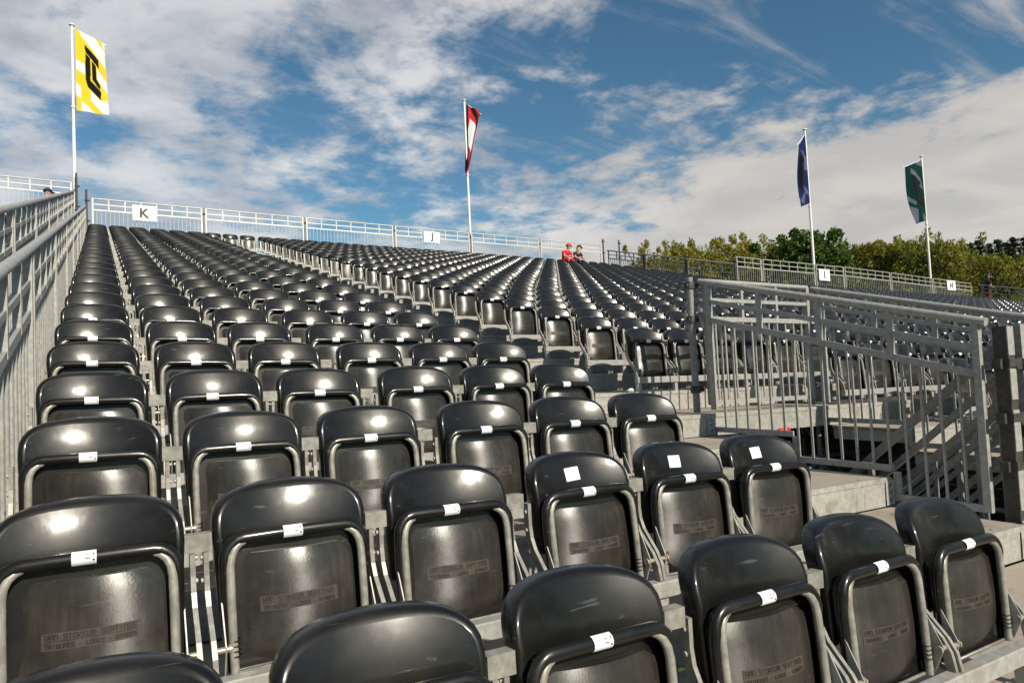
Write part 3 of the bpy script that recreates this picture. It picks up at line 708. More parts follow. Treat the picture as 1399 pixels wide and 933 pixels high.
# ------------------------------------------------------------------ fences
def place(objlist): pass
BAL = {}
def bal_mesh(h, r=0.009, mat_=M_GALV):
    k = (round(h, 3), r, mat_.name)
    if k not in BAL:
        m = MB(); m.smooth = True; m.tube([(0, 0, 0), (0, 0, h)], r, 6); BAL[k] = m.mesh('baluster', mat_)
    return BAL[k]
def rake_panel(label, x, r0, nr, mt, h=0.64, slope=RISE / RUN, zoff=0.0, cat='railing', group=None, step=True, posts=True, tube_r=0.026, y0=None, y1=None, nb=17):
    """guard panel climbing along the rows; base at its low end"""
    ya = RUN * r0 + 0.09 if y0 is None else y0; yb = RUN * (r0 + nr) - 0.06 if y1 is None else y1
    zl = lambda y: slope * y + h + zoff
    base = (x, ya, zl(ya) - 1.05)
    t = thing('railing_panel', label, cat, base, group)
    B = Vector(base)
    L = lambda x_, y, z: (x_ - B.x, y - B.y, z - B.z)
    m = MB(); m.smooth = True; m.tube([L(x, ya - 0.06, zl(ya - 0.06)), L(x, yb + 0.09, zl(yb + 0.09))], tube_r, 10); part('top_rail', m, mt, t)
    for dz, hh in ((0.165, 0.034), (0.325, 0.044)):
        m = MB(); m.bar([L(x, ya + 0.02, zl(ya) - dz + 0.005), L(x, yb - 0.02, zl(yb) - dz - 0.005)], hh, 0.03); part('cross_rail', m, mt, t)
    def bot(y):
        rr = math.floor((y + 0.085) / RUN) if step else None
        return (slope * RUN * rr + DECK + 0.055 + zoff) if step else zl(y) - 1.02
    # end posts
    for y in (ya, yb):
        m = MB(); zb = bot(y); m.bar([L(x, y, zb - 0.02), L(x, y, zl(y) - 0.005)], 0.042, 0.042); part('end_post', m, mt, t)
    for k in (1, 2, 3):
        y = ya + (yb - ya) * k / 4; m = MB(); m.bar([L(x, y, zl(y) - 0.34), L(x, y, zl(y) - 0.01)], 0.034, 0.034); part('stanchion', m, mt, t)
    if step:
        rows = range(r0, r0 + nr + 1)
        for rr in rows:
            a = max(ya, RUN * rr - 0.085 + 0.004); b = min(yb, RUN * (rr + 1) - 0.085 - 0.004)
            if b - a < 0.05: continue
            zb = slope * RUN * rr + DECK + 0.055 + zoff
            m = MB(); m.bar([L(x, a, zb), L(x, b, zb)], 0.042, 0.036); part('bottom_rail', m, mt, t)
            if b < yb - 0.05:
                m = MB(); m.bar([L(x, b - 0.018, zb + 0.021), L(x, b - 0.018, zb + slope * RUN - 0.021)], 0.036, 0.036); part('step_post', m, mt, t)
    else:
        m = MB(); m.bar([L(x, ya, bot(ya)), L(x, yb, bot(yb))], 0.04, 0.036); part('bottom_rail', m, mt, t)
    for k in range(nb):
        y = ya + (yb - ya) * (k + 1) / (nb + 1); z0 = bot(y) + 0.018; z1 = zl(y) - 0.345
        part('baluster', bal_mesh(z1 - z0, 0.0105, mt), None, t, at=L(x, y, z0))
    return t
def standard(label, x, y, z0, z1, cat='post', group='scaffold standards beside the railings', mt=M_SCAF, r=0.026, clamps=(), square=None):
    t = thing('scaffold_post', label, cat, (x, y, z0), group)
    m = MB(); m.smooth = True
    if square: m.smooth = False; m.box(-square[0], square[0], -square[1], square[1], 0, z1 - z0)
    else: m.tube([(0, 0, 0), (0, 0, z1 - z0)], r, 10)
    part('tube', m, mt, t)
    for c in clamps:
        m = MB(); m.smooth = False
        m.tube([(0, 0, c - z0 - 0.03), (0, 0, c - z0 + 0.03)], r + 0.014, 8); m.box(0.01, 0.085, -0.022, 0.022, c - z0 - 0.022, c - z0 + 0.026); m.box(-0.05, -0.015, -0.02, 0.02, c - z0 - 0.012, c - z0 + 0.014)
        m.tube([(0.05, -0.045, c - z0), (0.05, 0.045, c - z0)], 0.008, 6)
        part('clamp', m, M_SCAF, t)
    return t
VG = 'railing panels around the stairwell'
rake_panel('grey steel railing on the near left side of the stairwell', 4.52, 1, 3, M_GALV, 0.66, y0=0.86, y1=2.92, group=VG, nb=17)
rake_panel('grey steel railing on the far right side of the stairwell, behind the near one', 6.03, 1, 3, M_GALV, 0.655, y0=0.86, y1=2.92, group=VG, nb=17)
def flat_panel(label, xa, xb, y, ztop, zbot, mt, cat='fence', group=None, nst=5, nb=24, base_r=0.021, br=0.0085, sub=(0.165, 0.335)):
    base = ((xa + xb) / 2, y, zbot); B = Vector(base); L = lambda x, y_, z: (x - B.x, y_ - B.y, z - B.z)
    za, zb_ = ztop if isinstance(ztop, tuple) else (ztop, ztop)
    ZT = lambda x: za + (zb_ - za) * (x - xa) / (xb - xa)
    t = thing('fence_panel', label, cat, base, group)
    m = MB(); m.smooth = True; m.tube([L(xa, y, ZT(xa)), L(xb, y, ZT(xb))], base_r, 8); part('top_rail', m, mt, t)
    for dz, hh in ((sub[0], 0.032), (sub[1], 0.042)):
        m = MB(); m.bar([L(xa + 0.02, y, ZT(xa) - dz), L(xb - 0.02, y, ZT(xb) - dz)], hh, 0.03); part('cross_rail', m, mt, t)
    m = MB(); m.bar([L(xa, y, zbot + 0.02), L(xb, y, zbot + 0.02)], 0.04, 0.036); part('bottom_rail', m, mt, t)
    for x in (xa + 0.012, xb - 0.012):
        m = MB(); m.bar([L(x, y, zbot), L(x, y, ZT(x))], 0.04, 0.04); part('end_post', m, mt, t)
    for k in range(nst):
        x = xa + (xb - xa) * (k + 1) / (nst + 1); m = MB(); m.bar([L(x, y, ZT(x) - sub[1]), L(x, y, ZT(x) - 0.01)], 0.028, 0.028); part('stanchion', m, mt, t)
    for k in range(nb):
        x = xa + (xb - xa) * (k + 1) / (nb + 1)
        part('baluster', bal_mesh(ZT(x) - sub[1] - 0.02 - zbot - 0.035, br, mt), None, t, at=L(x, y, zbot + 0.035))
    return t
flat_panel('cream lit steel railing across the back of the stairwell, below the first seat row', 4.58, 5.97, 3.02, 1.42, 0.33, M_GALV, 'railing', VG, 2, 11, 0.022, 0.0095)
standard('dark clamped scaffold post at the upper left corner of the stairwell', 4.455, 3.06, 0.27, 1.45, clamps=(1.38, 1.08, 0.47), r=0.030, mt=M_TUBE)
standard('dark scaffold post with clamps at the upper right corner of the stairwell', 6.0, 3.06, 0.27, 1.43, clamps=(1.36, 1.05, 0.47), r=0.030, mt=M_TUBE)
# the heavy posts at the front corner of the stairwell
t = standard('heavy dark brown steel post with lit front edge ending the near railing', 4.590, 0.752, -0.64, 0.83, mt=M_SCAF, square=(0.040, 0.036))
for c in (0.62, 0.30, 0.02, -0.33):
    m = MB(); m.box(-0.043, 0.043, -0.0435, 0.039, c + 0.64 - 0.03, c + 0.64 + 0.02); m.box(0.042, 0.105, -0.044, -0.01, c + 0.64 - 0.045, c + 0.64 + 0.025); m.box(-0.075, -0.042, -0.01, 0.035, c + 0.64 - 0.04, c + 0.64 + 0.02); part('clamp', m, M_SCAF, t)
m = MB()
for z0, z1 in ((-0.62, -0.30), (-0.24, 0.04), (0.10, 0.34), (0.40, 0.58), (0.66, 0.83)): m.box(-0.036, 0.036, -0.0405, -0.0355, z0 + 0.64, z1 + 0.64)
part('lit_face_strip', m, M_GALV, t)  # paler steel paints the sunlit front face of this post
t = standard('slimmer galvanised channel post behind the heavy post at the stairwell front', 4.745, 0.745, -0.64, 0.845, mt=M_GALV, square=(0.034, 0.034))
for c in (0.6, 0.2, -0.25):
    m = MB(); m.box(-0.039, 0.039, -0.040, 0.040, c + 0.64 - 0.03, c + 0.64 + 0.04); part('clamp', m, M_SCAF, t)
t = standard('dark tube post at the front right corner of the stairwell beyond the heavy posts', 6.05, 0.78, -0.64, 0.86, clamps=(0.5, 0.0, -0.4), r=0.03)
# stair with guard rails inside the stairwell
st = thing('staircase', 'steel stairs descending under the stand inside the stairwell, with sloping guard rails', 'stairs', (5.25, 0.8, deckz(0)))
zb0 = deckz(0)
SL = -0.88
for x in (-0.55, 0.55):
    m = MB(); m.bar([(x, -0.02, -0.05), (x, 2.4, -0.05 + SL * 2.4)], 0.16, 0.03); part('stringer', m, M_SCAF, st)
for k in range(1, 11):
    y = k * 0.22; z = SL * y; m = bevelled_box(-0.53, 0.53, y - 0.02, y + 0.22, z - 0.035, z); part('tread', m, M_DECK, st)
for x in (-0.53, 0.62):
    for off, w in ((1.24, 0.05), (1.055, 0.04), (0.90, 0.05), (0.78, 0.036)):
        m = MB(); m.bar([(x, -0.0, off), (x, 2.2, off + SL * 2.2)], w, 0.034); part('guard_rail', m, M_TUBE, st)
    for k in range(8):
        y = 0.20 + k * 0.26; m = MB(); m.bar([(x, y, 0.12 + SL * y), (x, y, 0.90 + SL * y)], 0.022, 0.022); part('baluster', m, M_TUBE, st)
    for y in (0.05, 0.9, 1.75): m = MB(); m.bar([(x + 0.004, y, 0.05 + SL * y), (x + 0.004, y, 1.22 + SL * y)], 0.034, 0.034); part('newel_post', m, M_TUBE, st)
m = MB(); m.box(5.30, 5.44, 2.895, 2.903, 0.065, 0.09); o = link_o('warning_tag', m.mesh('warning_tag', M_RED)); setp(o, 'small red tag under the deck edge at the back of the stairwell', 'tag')

rl = random.Random(5)
def crumple(label, x, y, z, r):
    m = MB(); m.grid(lambda u, v: (lambda q: (r * math.cos(2 * math.pi * u) * math.cos(math.pi * (v - .5)) * q, r * math.sin(2 * math.pi * u) * math.cos(math.pi * (v - .5)) * q, r * 0.6 * (math.sin(math.pi * (v - .5)) * q + 1)))(rl.uniform(0.6, 1.15)), 9, 6)
    setp(link_o('crumpled_paper', m.mesh('crumpled_paper', M_STICK), None, S(x, y, z)), label, 'litter')
crumple('crumpled white paper on the deck edge at the foot of the aisle', 4.30, 3.73, deckz(5), 0.035)
crumple('scrap of white paper on the lower deck right of the stairwell', 7.2, 2.6, deckz(3) + 0.0, 0.03)
m = MB(); m.grid(lambda u, v: (2.62 + 1.5 * u, 0.16 - 0.25 * u - 0.075 * v, deckz(0) + 0.014 + 0.004 * abs(2 * v - 1)), 30, 5, lambda i, j: j == 2 and i % 4 == 1)
m.grid(lambda u, v: (2.62 + 1.5 * u, 0.16 - 0.25 * u, deckz(0) + 0.001 + 0.017 * v), 4, 1); m.grid(lambda u, v: (2.62 + 1.5 * u, 0.085 - 0.25 * u, deckz(0) + 0.001 + 0.017 * v), 4, 1)
setp(link_o('perforated_channel', m.mesh('perforated_channel', M_GALV)), 'loose perforated zinc channel lying on the deck at the lower right corner', 'steel strip')
# railings on the left
LG = 'galvanised railing panels along the left edge'
k = 0
for r0 in range(-2, 28, 3):
    k += 1
    rake_panel('galvanised left edge railing panel, %s up from the front' % ORD[k], -0.285, r0, 3, M_GALV, 0.60, y0=RUN * r0 + 0.08, y1=RUN * r0 + 2.18, group=LG, tube_r=0.025, nb=12)
    standard('slim rusty joint post in the left railing, %s up from the front' % ORD[k], -0.285, RUN * r0 + 2.22, RUN * r0 * RISE / RUN + DECK, (RISE / RUN) * (RUN * r0 + 2.22) + 0.58, mt=M_TUBE, square=(0.018, 0.018), group='joint posts of the left railing')
standard('dark capped scaffold post at the top end of the left railing', -0.26, 21.72, deckz(28), 6.52, clamps=(6.2, 5.6), r=0.03)
k = 0
for r0 in range(1, 28, 3):
    k += 1
    rake_panel('neighbouring stand railing panel behind the left railing, %s up' % ORD[k], -0.56, r0, 3, M_GALV, 0.64, y0=RUN * r0 + 0.08, y1=RUN * r0 + 2.18, slope=0.2655, zoff=0.045, step=False, group='railing panels of the neighbouring stand', tube_r=0.028, nb=14)
standard('dark scaffold post ending the far left railing beside the yellow flag pole', -0.50, 21.72, deckz(28), 6.98, clamps=(6.6, 6.0), r=0.03)

# back fences
FB = [-0.17, 2.88, 6.01, 9.18, 12.25, 15.4, 18.56]
names = ['under the K sign, leftmost', 'second from the left, beside the K panel', 'third from the left', 'under the J sign', 'right of the red flag pole', 'behind the two seated spectators']
for k in range(6):
    flat_panel('pale steel fence panel behind the top row, %s' % names[k], FB[k] + 0.05, FB[k + 1] - 0.05, 21.8, 6.29, deckz(28) + 0.06, M_FENCE, 'fence', 'fence panels behind the top row', 6 if k == 0 else 5, 25)
for k in range(1, 6): standard('scaffold post with clamps joining the %s and %s top fence panels' % (ORD[k], ORD[k + 1]), FB[k], 21.82, deckz(28), 6.32, clamps=(6.12, 5.5), mt=M_TUBE, r=0.024, group='joint posts of the top fence')
standard('black scaffold post at the right end of the top fence', 18.62, 21.78, deckz(28) - 0.3, 6.55, clamps=(6.45, 5.95), r=0.034)
standard('second black scaffold post at the corner, just right of the top fence end', 18.75, 20.9, deckz(27) - 0.3, 6.35, clamps=(6.2, 5.6), r=0.032)
flat_panel('pale steel fence panel behind the far left top row', -3.6, -0.62, 21.8, 6.70, 0.19 * 28 + DECK + 0.06, M_FENCE, 'fence', None, 5, 25)
k = 0
for r0 in (19, 22, 25):
    k += 1
    rake_panel('dark side railing panel descending from the top fence corner, %s up' % ORD[k], 18.72, r0, 3, M_GALV if r0 == 19 else M_TUBE, 0.60, y0=RUN * r0 + 0.72, y1=RUN * r0 + 2.82, zoff=0.02, step=False, group='side railing panels of the upper stand', nb=17)
    standard('dark joint post of the descending side railing, %s from the bottom' % ORD[k], 18.72, RUN * r0 + 0.66, RISE / RUN * (RUN * r0 + .66) + DECK, RISE / RUN * (RUN * r0 + 0.66) + 0.66, r=0.03, clamps=(RISE / RUN * (RUN * r0 + 0.66) + 0.5,), group='joint posts of the side railing')
FC = [18.85, 20.17, 23.1, 24.85, 27.9, 30.98, 34.16]
nm2 = ['at the foot of the descending side railing', 'left of the blue flag pole', 'under the I sign', 'right of the I sign panel', 'left of the green flag pole', 'under the H sign']
ZC = [4.63, 4.62, 4.61, 4.61, 4.55, 4.47, 4.39]
for k in range(6):
    w = FC[k + 1] - FC[k]
    flat_panel('grey fence panel of the lower stand, %s' % nm2[k], FC[k] + 0.05, FC[k + 1] - 0.05, 15.0, (ZC[k], ZC[k + 1]), deckz(19) + 0.04, M_GALV, 'fence', 'fence panels of the lower right stand', max(2, round(w / 0.52) - 1), round(w / 0.125))
for k in range(1, 6): standard('pale clamp post joining the %s and %s panels of the lower right fence' % (ORD[k], ORD[k + 1]), FC[k], 15.02, deckz(19), ZC[k], clamps=(ZC[k] - 0.2, ZC[k] - 0.8), mt=M_GALV, r=0.024, group='joint posts of the lower right fence')
k = 0
for r0 in (16, 13, 10, 7):
    k += 1
    rake_panel('grey side railing panel at the far right edge, %s down from the walking person' % ORD[k], 34.45, r0, 3, M_TUBE, 0.62, y0=RUN * r0 + 0.6, y1=RUN * r0 + 2.7, step=False, group='side railing panels at the far right', nb=17)

# ------------------------------------------------------------------ signs
def sign(ch, x0, x1, z0, z1, y, where):
    base = ((x0 + x1) / 2, y, z0); t = thing('letter_sign', 'white board with dark %s on the fence %s' % (ch, where), 'sign', base, 'white letter boards on the fences')
    w, h = x1 - x0, z1 - z0
    part('board', bevelled_box(-w / 2, w / 2, -0.006, 0.006, 0, h, 0.003), M_WHITE, t)
    vs, fs = text_mesh(ch, h * 0.82, 0.002, 0.012); xs = [v[0] for v in vs]; zs = [v[1] for v in vs]
    cx, cz = (max(xs) + min(xs)) / 2, (max(zs) + min(zs)) / 2
    m = MB(); m.add([(v[0] - cx, -0.0085 - v[2], v[1] - cz + h / 2) for v in vs], fs); part('letter', m, M_LET, t)
    m = MB(); m.smooth = True
    for x in (-w / 2 + 0.04, w / 2 - 0.04): m.tube([(x, -0.012, h - 0.03), (x, 0.06, h - 0.03)], 0.008, 6)
    part('fixing_bolt', m, M_GALV, t)
sign('K', 0.91, 1.56, 5.73, 6.20, 21.73, 'at the upper left')
sign('J', 10.30, 10.94, 5.78, 6.19, 21.73, 'left of the red flag pole')
sign('I', 23.23, 23.86, 4.01, 4.45, 14.93, 'at the foot of the blue flag pole')
sign('H', 32.0, 32.68, 4.0, 4.44, 14.93, 'right of the green flag pole')

# ------------------------------------------------------------------ flags
def inside(poly, x, y):
    c = False; n = len(poly)
    for i in range(n):
        x1, y1 = poly[i]; x2, y2 = poly[(i + 1) % n]
        if (y1 > y) != (y2 > y) and x < (x2 - x1) * (y - y1) / (y2 - y1) + x1: c = not c
    return c
def flag(label, pole_x, y, z0, z1, corners, pict, base_col, polys, wave, armend, plab):
    """corners: TL TR BR BL of the cloth (x, z); pict: same four in the print's own drawing units"""
    t = thing('flag_pole', plab, 'flag pole', (pole_x, y, z0), 'white flag poles along the top fences')
    m = MB(); m.smooth = True; m.tube([(0, 0, 0), (0, 0, (z1 - z0) * 0.55)], 0.046, 10); m.tube([(0, 0, (z1 - z0) * 0.55), (0, 0, z1 - z0 - 0.04)], 0.038, 10); part('pole', m, M_POLE, t)
    m = MB(); m.smooth = True; m.tube([(0, 0, z1 - z0 - 0.04), (0, 0, z1 - z0 - 0.015)], 0.03, 10); m.ball((0, 0, z1 - z0 + 0.0), 0.085, 12, (1, 1, 0.45)); part('finial', m, M_POLE, t)
    zt = corners[0][1] if abs(corners[0][0] - pole_x) < abs(corners[1][0] - pole_x) else corners[1][1]
    m = MB(); m.smooth = True; m.tube([(0, 0, zt - z0 + 0.01), (armend[0] - pole_x, armend[2], armend[1] - z0)], 0.014, 6); part('top_arm', m, M_POLE, t)
    zl = min(c[1] for c in corners[2:]) - z0 + 0.1
    m = MB(); m.smooth = True; m.tube([(0, 0, zl - 0.03), (0, 0, zl + 0.03)], 0.058, 10); part('lower_ring', m, M_POLE, t)
    nu, nv = 64, 150; V = []; C = []
    for j in range(nv + 1):
        for i in range(nu + 1):
            u, v = i / nu, j / nv
            bl = lambda q: [(1 - v) * ((1 - u) * q[0][k] + u * q[1][k]) + v * ((1 - u) * q[3][k] + u * q[2][k]) for k in (0, 1)]
            x, z = bl(corners); X_, Y_ = bl(pict)
            hoist = u if abs(corners[0][0] - pole_x) < abs(corners[1][0] - pole_x) else 1 - u
            yy = wave(hoist, v)
            V.append(M3 @ Vector((x - pole_x, yy - 0.03, z - z0)))
            c = base_col
            for p, cc in polys:
                if inside(p, X_, Y_): c = cc
            C.append(c)
    F = [(j * (nu + 1) + i, j * (nu + 1) + i + 1, (j + 1) * (nu + 1) + i + 1, (j + 1) * (nu + 1) + i) for j in range(nv) for i in range(nu)]
    me = bpy.data.meshes.new('flag'); me.from_pydata(V, [], F); me.materials.append(M_FLAG)
    at = me.color_attributes.new('print', 'FLOAT_COLOR', 'POINT'); at.data.foreach_set('color', [q for c in C for q in (*c, 1)])
    me.polygons.foreach_set('use_smooth', [True] * len(F)); me.update()
    o = link_o('flag', me, None, S(pole_x, y, z0)); setp(o, label, 'flag', 'event flags on poles')
YEL, WHI, BLK = (0.80, 0.57, 0.035), (0.80, 0.80, 0.80), (0.012, 0.012, 0.014)
wv = lambda a: (lambda h, v: a * math.sin(5.5 * h + 3.2 * v + 0.8) * h + 0.35 * a * math.sin(11 * h - 5 * v) * h)
flag('yellow and white chequered flag with a black angular emblem, at the upper left', -0.545, 21.9, 4.7, 11.47,
     [(-0.46, 11.37), (0.27, 11.06), (0.36, 8.90), (-0.46, 8.90)], [(250, 115), (480, 240), (520, 805), (262, 768)], YEL,
     [([(262, 100), (395, 185), (482, 310), (488, 435), (385, 290), (300, 180)], WHI), ([(240, 350), (325, 405), (328, 487), (240, 422)], WHI), ([(420, 440), (500, 545), (505, 632), (425, 520)], WHI),
      ([(240, 528), (297, 585), (297, 674), (240, 622)], WHI), ([(374, 612), (450, 690), (512, 700), (540, 830), (470, 790), (374, 690)], WHI), ([(300, 690), (402, 785), (402, 830), (300, 830)], WHI), ([(455, 215), (500, 245), (478, 300)], WHI),
      ([(322, 242), (435, 375), (436, 442), (328, 302)], BLK), ([(328, 312), (368, 358), (372, 535), (455, 620), (455, 688), (350, 585), (332, 525)], BLK), ([(381, 380), (416, 425), (420, 525), (448, 572), (448, 612), (387, 530)], BLK)],
     wv(0.05), (0.33, 11.04, 0.0), 'white pole of the yellow flag, leftmost')
RD, DK = (0.62, 0.03, 0.035), (0.014, 0.013, 0.018)
flag('black, red and white flag hanging half furled beside the middle pole', 12.31, 21.9, 4.7, 11.55,
     [(12.40, 11.44), (13.00, 11.13), (12.32, 8.48), (12.20, 8.68)], [(390, 145), (515, 240), (390, 820), (362, 770)], RD,
     [([(380, 140), (410, 160), (405, 380), (385, 720), (350, 720), (370, 400)], DK), ([(420, 172), (455, 195), (500, 310), (480, 390), (440, 250)], DK), ([(495, 225), (530, 250), (505, 280)], DK),
      ([(420, 285), (462, 370), (444, 460), (414, 610), (395, 540), (402, 380)], WHI), ([(452, 520), (440, 600), (410, 710), (405, 640)], DK), ([(360, 700), (395, 690), (392, 760), (362, 770)], DK)],
     lambda h, v: 0.10 * math.sin(7 * h + 2 * v) * (0.3 + h), (13.05, 11.12, 0.02), 'white pole of the red and black flag, behind the middle of the top row')
BLU_SHADE, LB_SHADE = (0.014, 0.022, 0.085), (0.10, 0.12, 0.22)  # dyes darkened: shade of cloth facing away from the sun is in the colour
flag('blue and violet flag with dark emblem on the third pole, turned edge-on', 23.2, 15.1, 3.05, 9.84,
     [(22.72, 9.16), (23.19, 9.64), (23.19, 7.0), (22.62, 6.76)], [(178, 215), (233, 130), (272, 650), (195, 690)], BLU_SHADE,
     [([(190, 250), (245, 310), (250, 400), (225, 350)], LB_SHADE), ([(215, 340), (245, 350), (250, 410), (218, 400)], LB_SHADE), ([(220, 520), (262, 580), (266, 600), (232, 580)], LB_SHADE), ([(205, 640), (235, 560), (232, 660)], LB_SHADE), ([(180, 600), (200, 620), (200, 700), (180, 700)], LB_SHADE),
      ([(188, 285), (215, 330), (215, 360), (200, 350), (214, 470), (216, 570), (196, 530)], BLK)],
     wv(0.08), (22.68, 9.14, 0.0), 'white pole of the blue flag, beside the I sign')
GRN_SHADE, WHI_SHADE = (0.003, 0.031, 0.025), (0.10, 0.12, 0.15)  # green and white both darkened to paint the shaded side of the cloth
flag('dark green and white flag with a black angular emblem, on the right', 31.05, 15.1, 2.9, 9.9,
     [(29.60, 9.21), (31.0, 9.73), (31.02, 7.05), (30.18, 6.80)], [(955, 380), (1105, 318), (1142, 775), (1050, 805)], GRN_SHADE,
     [([(1000, 385), (1090, 450), (1118, 545), (1090, 525), (1005, 430)], WHI_SHADE), ([(1040, 345), (1105, 318), (1110, 370)], WHI_SHADE), ([(1005, 585), (1060, 640), (1055, 662), (1012, 622)], WHI_SHADE), ([(1026, 668), (1078, 692), (1090, 785), (1046, 800)], WHI_SHADE), ([(1105, 720), (1140, 752), (1145, 780), (1110, 772)], WHI_SHADE),
      ([(1005, 428), (1092, 482), (1094, 518), (1015, 475)], BLK), ([(1018, 488), (1046, 500), (1074, 620), (1132, 656), (1138, 692), (1062, 642), (1045, 600)], BLK), ([(1056, 508), (1084, 522), (1100, 600), (1126, 622), (1126, 648), (1086, 612)], BLK)],
     wv(0.10), (29.52, 9.19, 0.0), 'white pole of the green flag, beside the H sign')

# ------------------------------------------------------------------ people
def skin_body(name, joints, mats, region):
    """joints: name -> (pos, radius, parent); one continuous skinned surface"""
    names = list(joints); me = bpy.data.meshes.new(name)
    me.from_pydata([joints[n][0] for n in names], [(names.index(n), names.index(joints[n][2])) for n in names if joints[n][2]], [])
    o = bpy.data.objects.new(name, me); col.objects.link(o)
    sk = o.modifiers.new('skin', 'SKIN'); sk.use_smooth_shade = True
    for i, n in enumerate(names):
        r = joints[n][1]; me.skin_vertices[0].data[i].radius = r if isinstance(r, tuple) else (r, r)
        me.skin_vertices[0].data[i].use_root = (joints[n][2] is None)
    o.modifiers.new('sub', 'SUBSURF').levels = 1
    bpy.context.view_layer.update()
    out = bpy.data.meshes.new_from_object(o.evaluated_get(bpy.context.evaluated_depsgraph_get()))
    bpy.data.objects.remove(o); bpy.data.meshes.remove(me)
    out.materials.clear()
    for m_ in mats: out.materials.append(m_)
    P = {n: Vector(joints[n][0]) for n in names}
    for p in out.polygons:
        p.use_smooth = True
        best = min(names, key=lambda n: (P[n] - p.center).length - (joints[n][1][0] if isinstance(joints[n][1], tuple) else joints[n][1]) * 0.6)
        p.material_index = region(best, p.center)
    return out
def arm(J, s, sh, el, wr, fdir, down):
    J['sh' + s] = (sh, 0.058, 'chest'); J['el' + s] = (el, 0.042, 'sh' + s); J['wr' + s] = (wr, 0.027, 'el' + s)
    w = Vector(wr); f = Vector(fdir).normalized(); d = Vector(down).normalized(); a = f.cross(d)
    pm = w + f * 0.05; J['palm' + s] = (tuple(pm), (0.036, 0.018), 'wr' + s)
    for k, (off, ln) in enumerate(((-0.03, 0.062), (-0.010, 0.075), (0.010, 0.070), (0.029, 0.055))):
        b0 = pm + f * 0.035 + a * off; J['f%d%s' % (k, s)] = (tuple(b0), 0.0105, 'palm' + s)
        b1 = b0 + f * ln * 0.55 + d * ln * 0.25; J['g%d%s' % (k, s)] = (tuple(b1), 0.009, 'f%d%s' % (k, s)); J['h%d%s' % (k, s)] = (tuple(b1 + f * ln * 0.2 + d * ln * 0.45), 0.0075, 'g%d%s' % (k, s))
    tb = w + f * 0.025 - a * 0.035; J['t0' + s] = (tuple(tb), 0.012, 'palm' + s); J['t1' + s] = (tuple(tb + f * 0.035 - a * 0.022 + d * 0.01), 0.010, 't0' + s)
def person(label, pos, rot, J, shirt, legs, hair_fn, sleeve_short=True):
    t = thing('person', label, 'person', pos); t.rotation_euler = (0, 0, rot)
    def region(n, c):
        if n in ('pelvis', 'belly', 'chest') or n.startswith('sh'): return 1
        if n[:2] in ('hi', 'kn', 'an') : return 2
        if n[:2] in ('to', 'he') and n != 'head': return 3
        return 0
    me = skin_body('body', J, [M_SKIN, shirt, legs, M_BLKCL], region); link_o('body', me, t)
    hd = Vector(J['head'][0]); fw = Vector(J['_face'][0]) - hd if '_face' in J else None
    return t, hd
def head_bits(t, hd, yaw, cap=None, hair=None, long_hair=False, peak=None):
    def rot(v): c, s = math.cos(yaw), math.sin(yaw); return (hd.x + v[0] * c - v[1] * s, hd.y + v[0] * s + v[1] * c, hd.z + v[2])
    m = MB(); m.smooth = True; m.ball((0, 0, 0), 0.012, 6); 
    f = MB(); f.smooth = True
    f.tube([rot((0, -0.088, 0.012)), rot((0, -0.112, -0.022)), rot((0, -0.094, -0.032))], 0.012, 6); part_w('nose', f, M_SKIN, t)
    for s in (-1, 1):
        e = MB(); e.smooth = True; e.ball(rot((s * 0.032, -0.083, 0.014)), 0.0125, 8); part_w('eye', e, M_DKHAIR, t)
        e = MB(); e.smooth = True; e.ball(rot((s * 0.079, 0.005, -0.01)), 0.028, 8, (0.45, 0.7, 1)); part_w('ear', e, M_SKIN, t)
    e = MB(); e.smooth = True; e.tube([rot((-0.024, -0.085, -0.052)), rot((0, -0.093, -0.053)), rot((0.024, -0.085, -0.052))], 0.007, 6); part_w('mouth', e, M_PINK, t)
    if hair:
        h = MB(); h.smooth = True
        def fn(u, v):
            a = 2 * math.pi * u; b = -0.25 + (math.pi / 2 + 0.25) * v; fr = 0.5 * (1 + math.cos(a + math.pi / 2))   # 1 at the face
            b = max(b, 0.62 * fr * (1 - v)); rr = 0.102 + 0.005 * math.sin(7 * a + 3 * v)
            return rot((rr * 0.88 * math.cos(b) * math.cos(a), rr * math.cos(b) * math.sin(a) + 0.008, rr * 1.12 * math.sin(b) + 0.012))
        h.grid(fn, 16, 8)
        if long_hair:
            for q in range(9):
                a = R(20 + q * 17.5); x, y = 0.078 * math.cos(a), 0.085 * math.sin(a)
                h.tube([rot((x, y, 0.03)), rot((x * 1.15, y * 1.12, -0.06)), rot((x * 1.1, y * 1.15 + 0.01, -0.15)), rot((x * 0.9, y * 1.1 + 0.01, -0.24))], 0.028, 6)
        part_w('hair', h, hair, t)
    if cap:
        h = MB(); h.smooth = True
        h.grid(lambda u, v: rot((0.106 * 0.9 * math.cos(v * math.pi / 2) * math.cos(2 * math.pi * u), 0.112 * math.cos(v * math.pi / 2) * math.sin(2 * math.pi * u), 0.035 + 0.098 * math.sin(v * math.pi / 2))), 16, 6)
        h.grid(lambda u, v: rot(((0.085 - 0.02 * v * v) * (2 * u - 1), -0.085 - 0.095 * v * math.sqrt(max(0, 1 - (1.25 * u - 0.625) ** 2 * 2)), 0.040 - 0.02 * v - 0.02 * (2 * u - 1) ** 2)), 8, 4)
        part_w('cap', h, cap, t)
        if peak:
            h = MB(); h.smooth = True; h.ball(rot((0, -0.096, 0.075)), 0.026, 8, (1.0, 0.5, 0.8)); part_w('cap_badge', h, peak, t)
def part_w(name, mb, mt, parent):
    return link_o(name, mb.mesh(name, mt, False), parent)
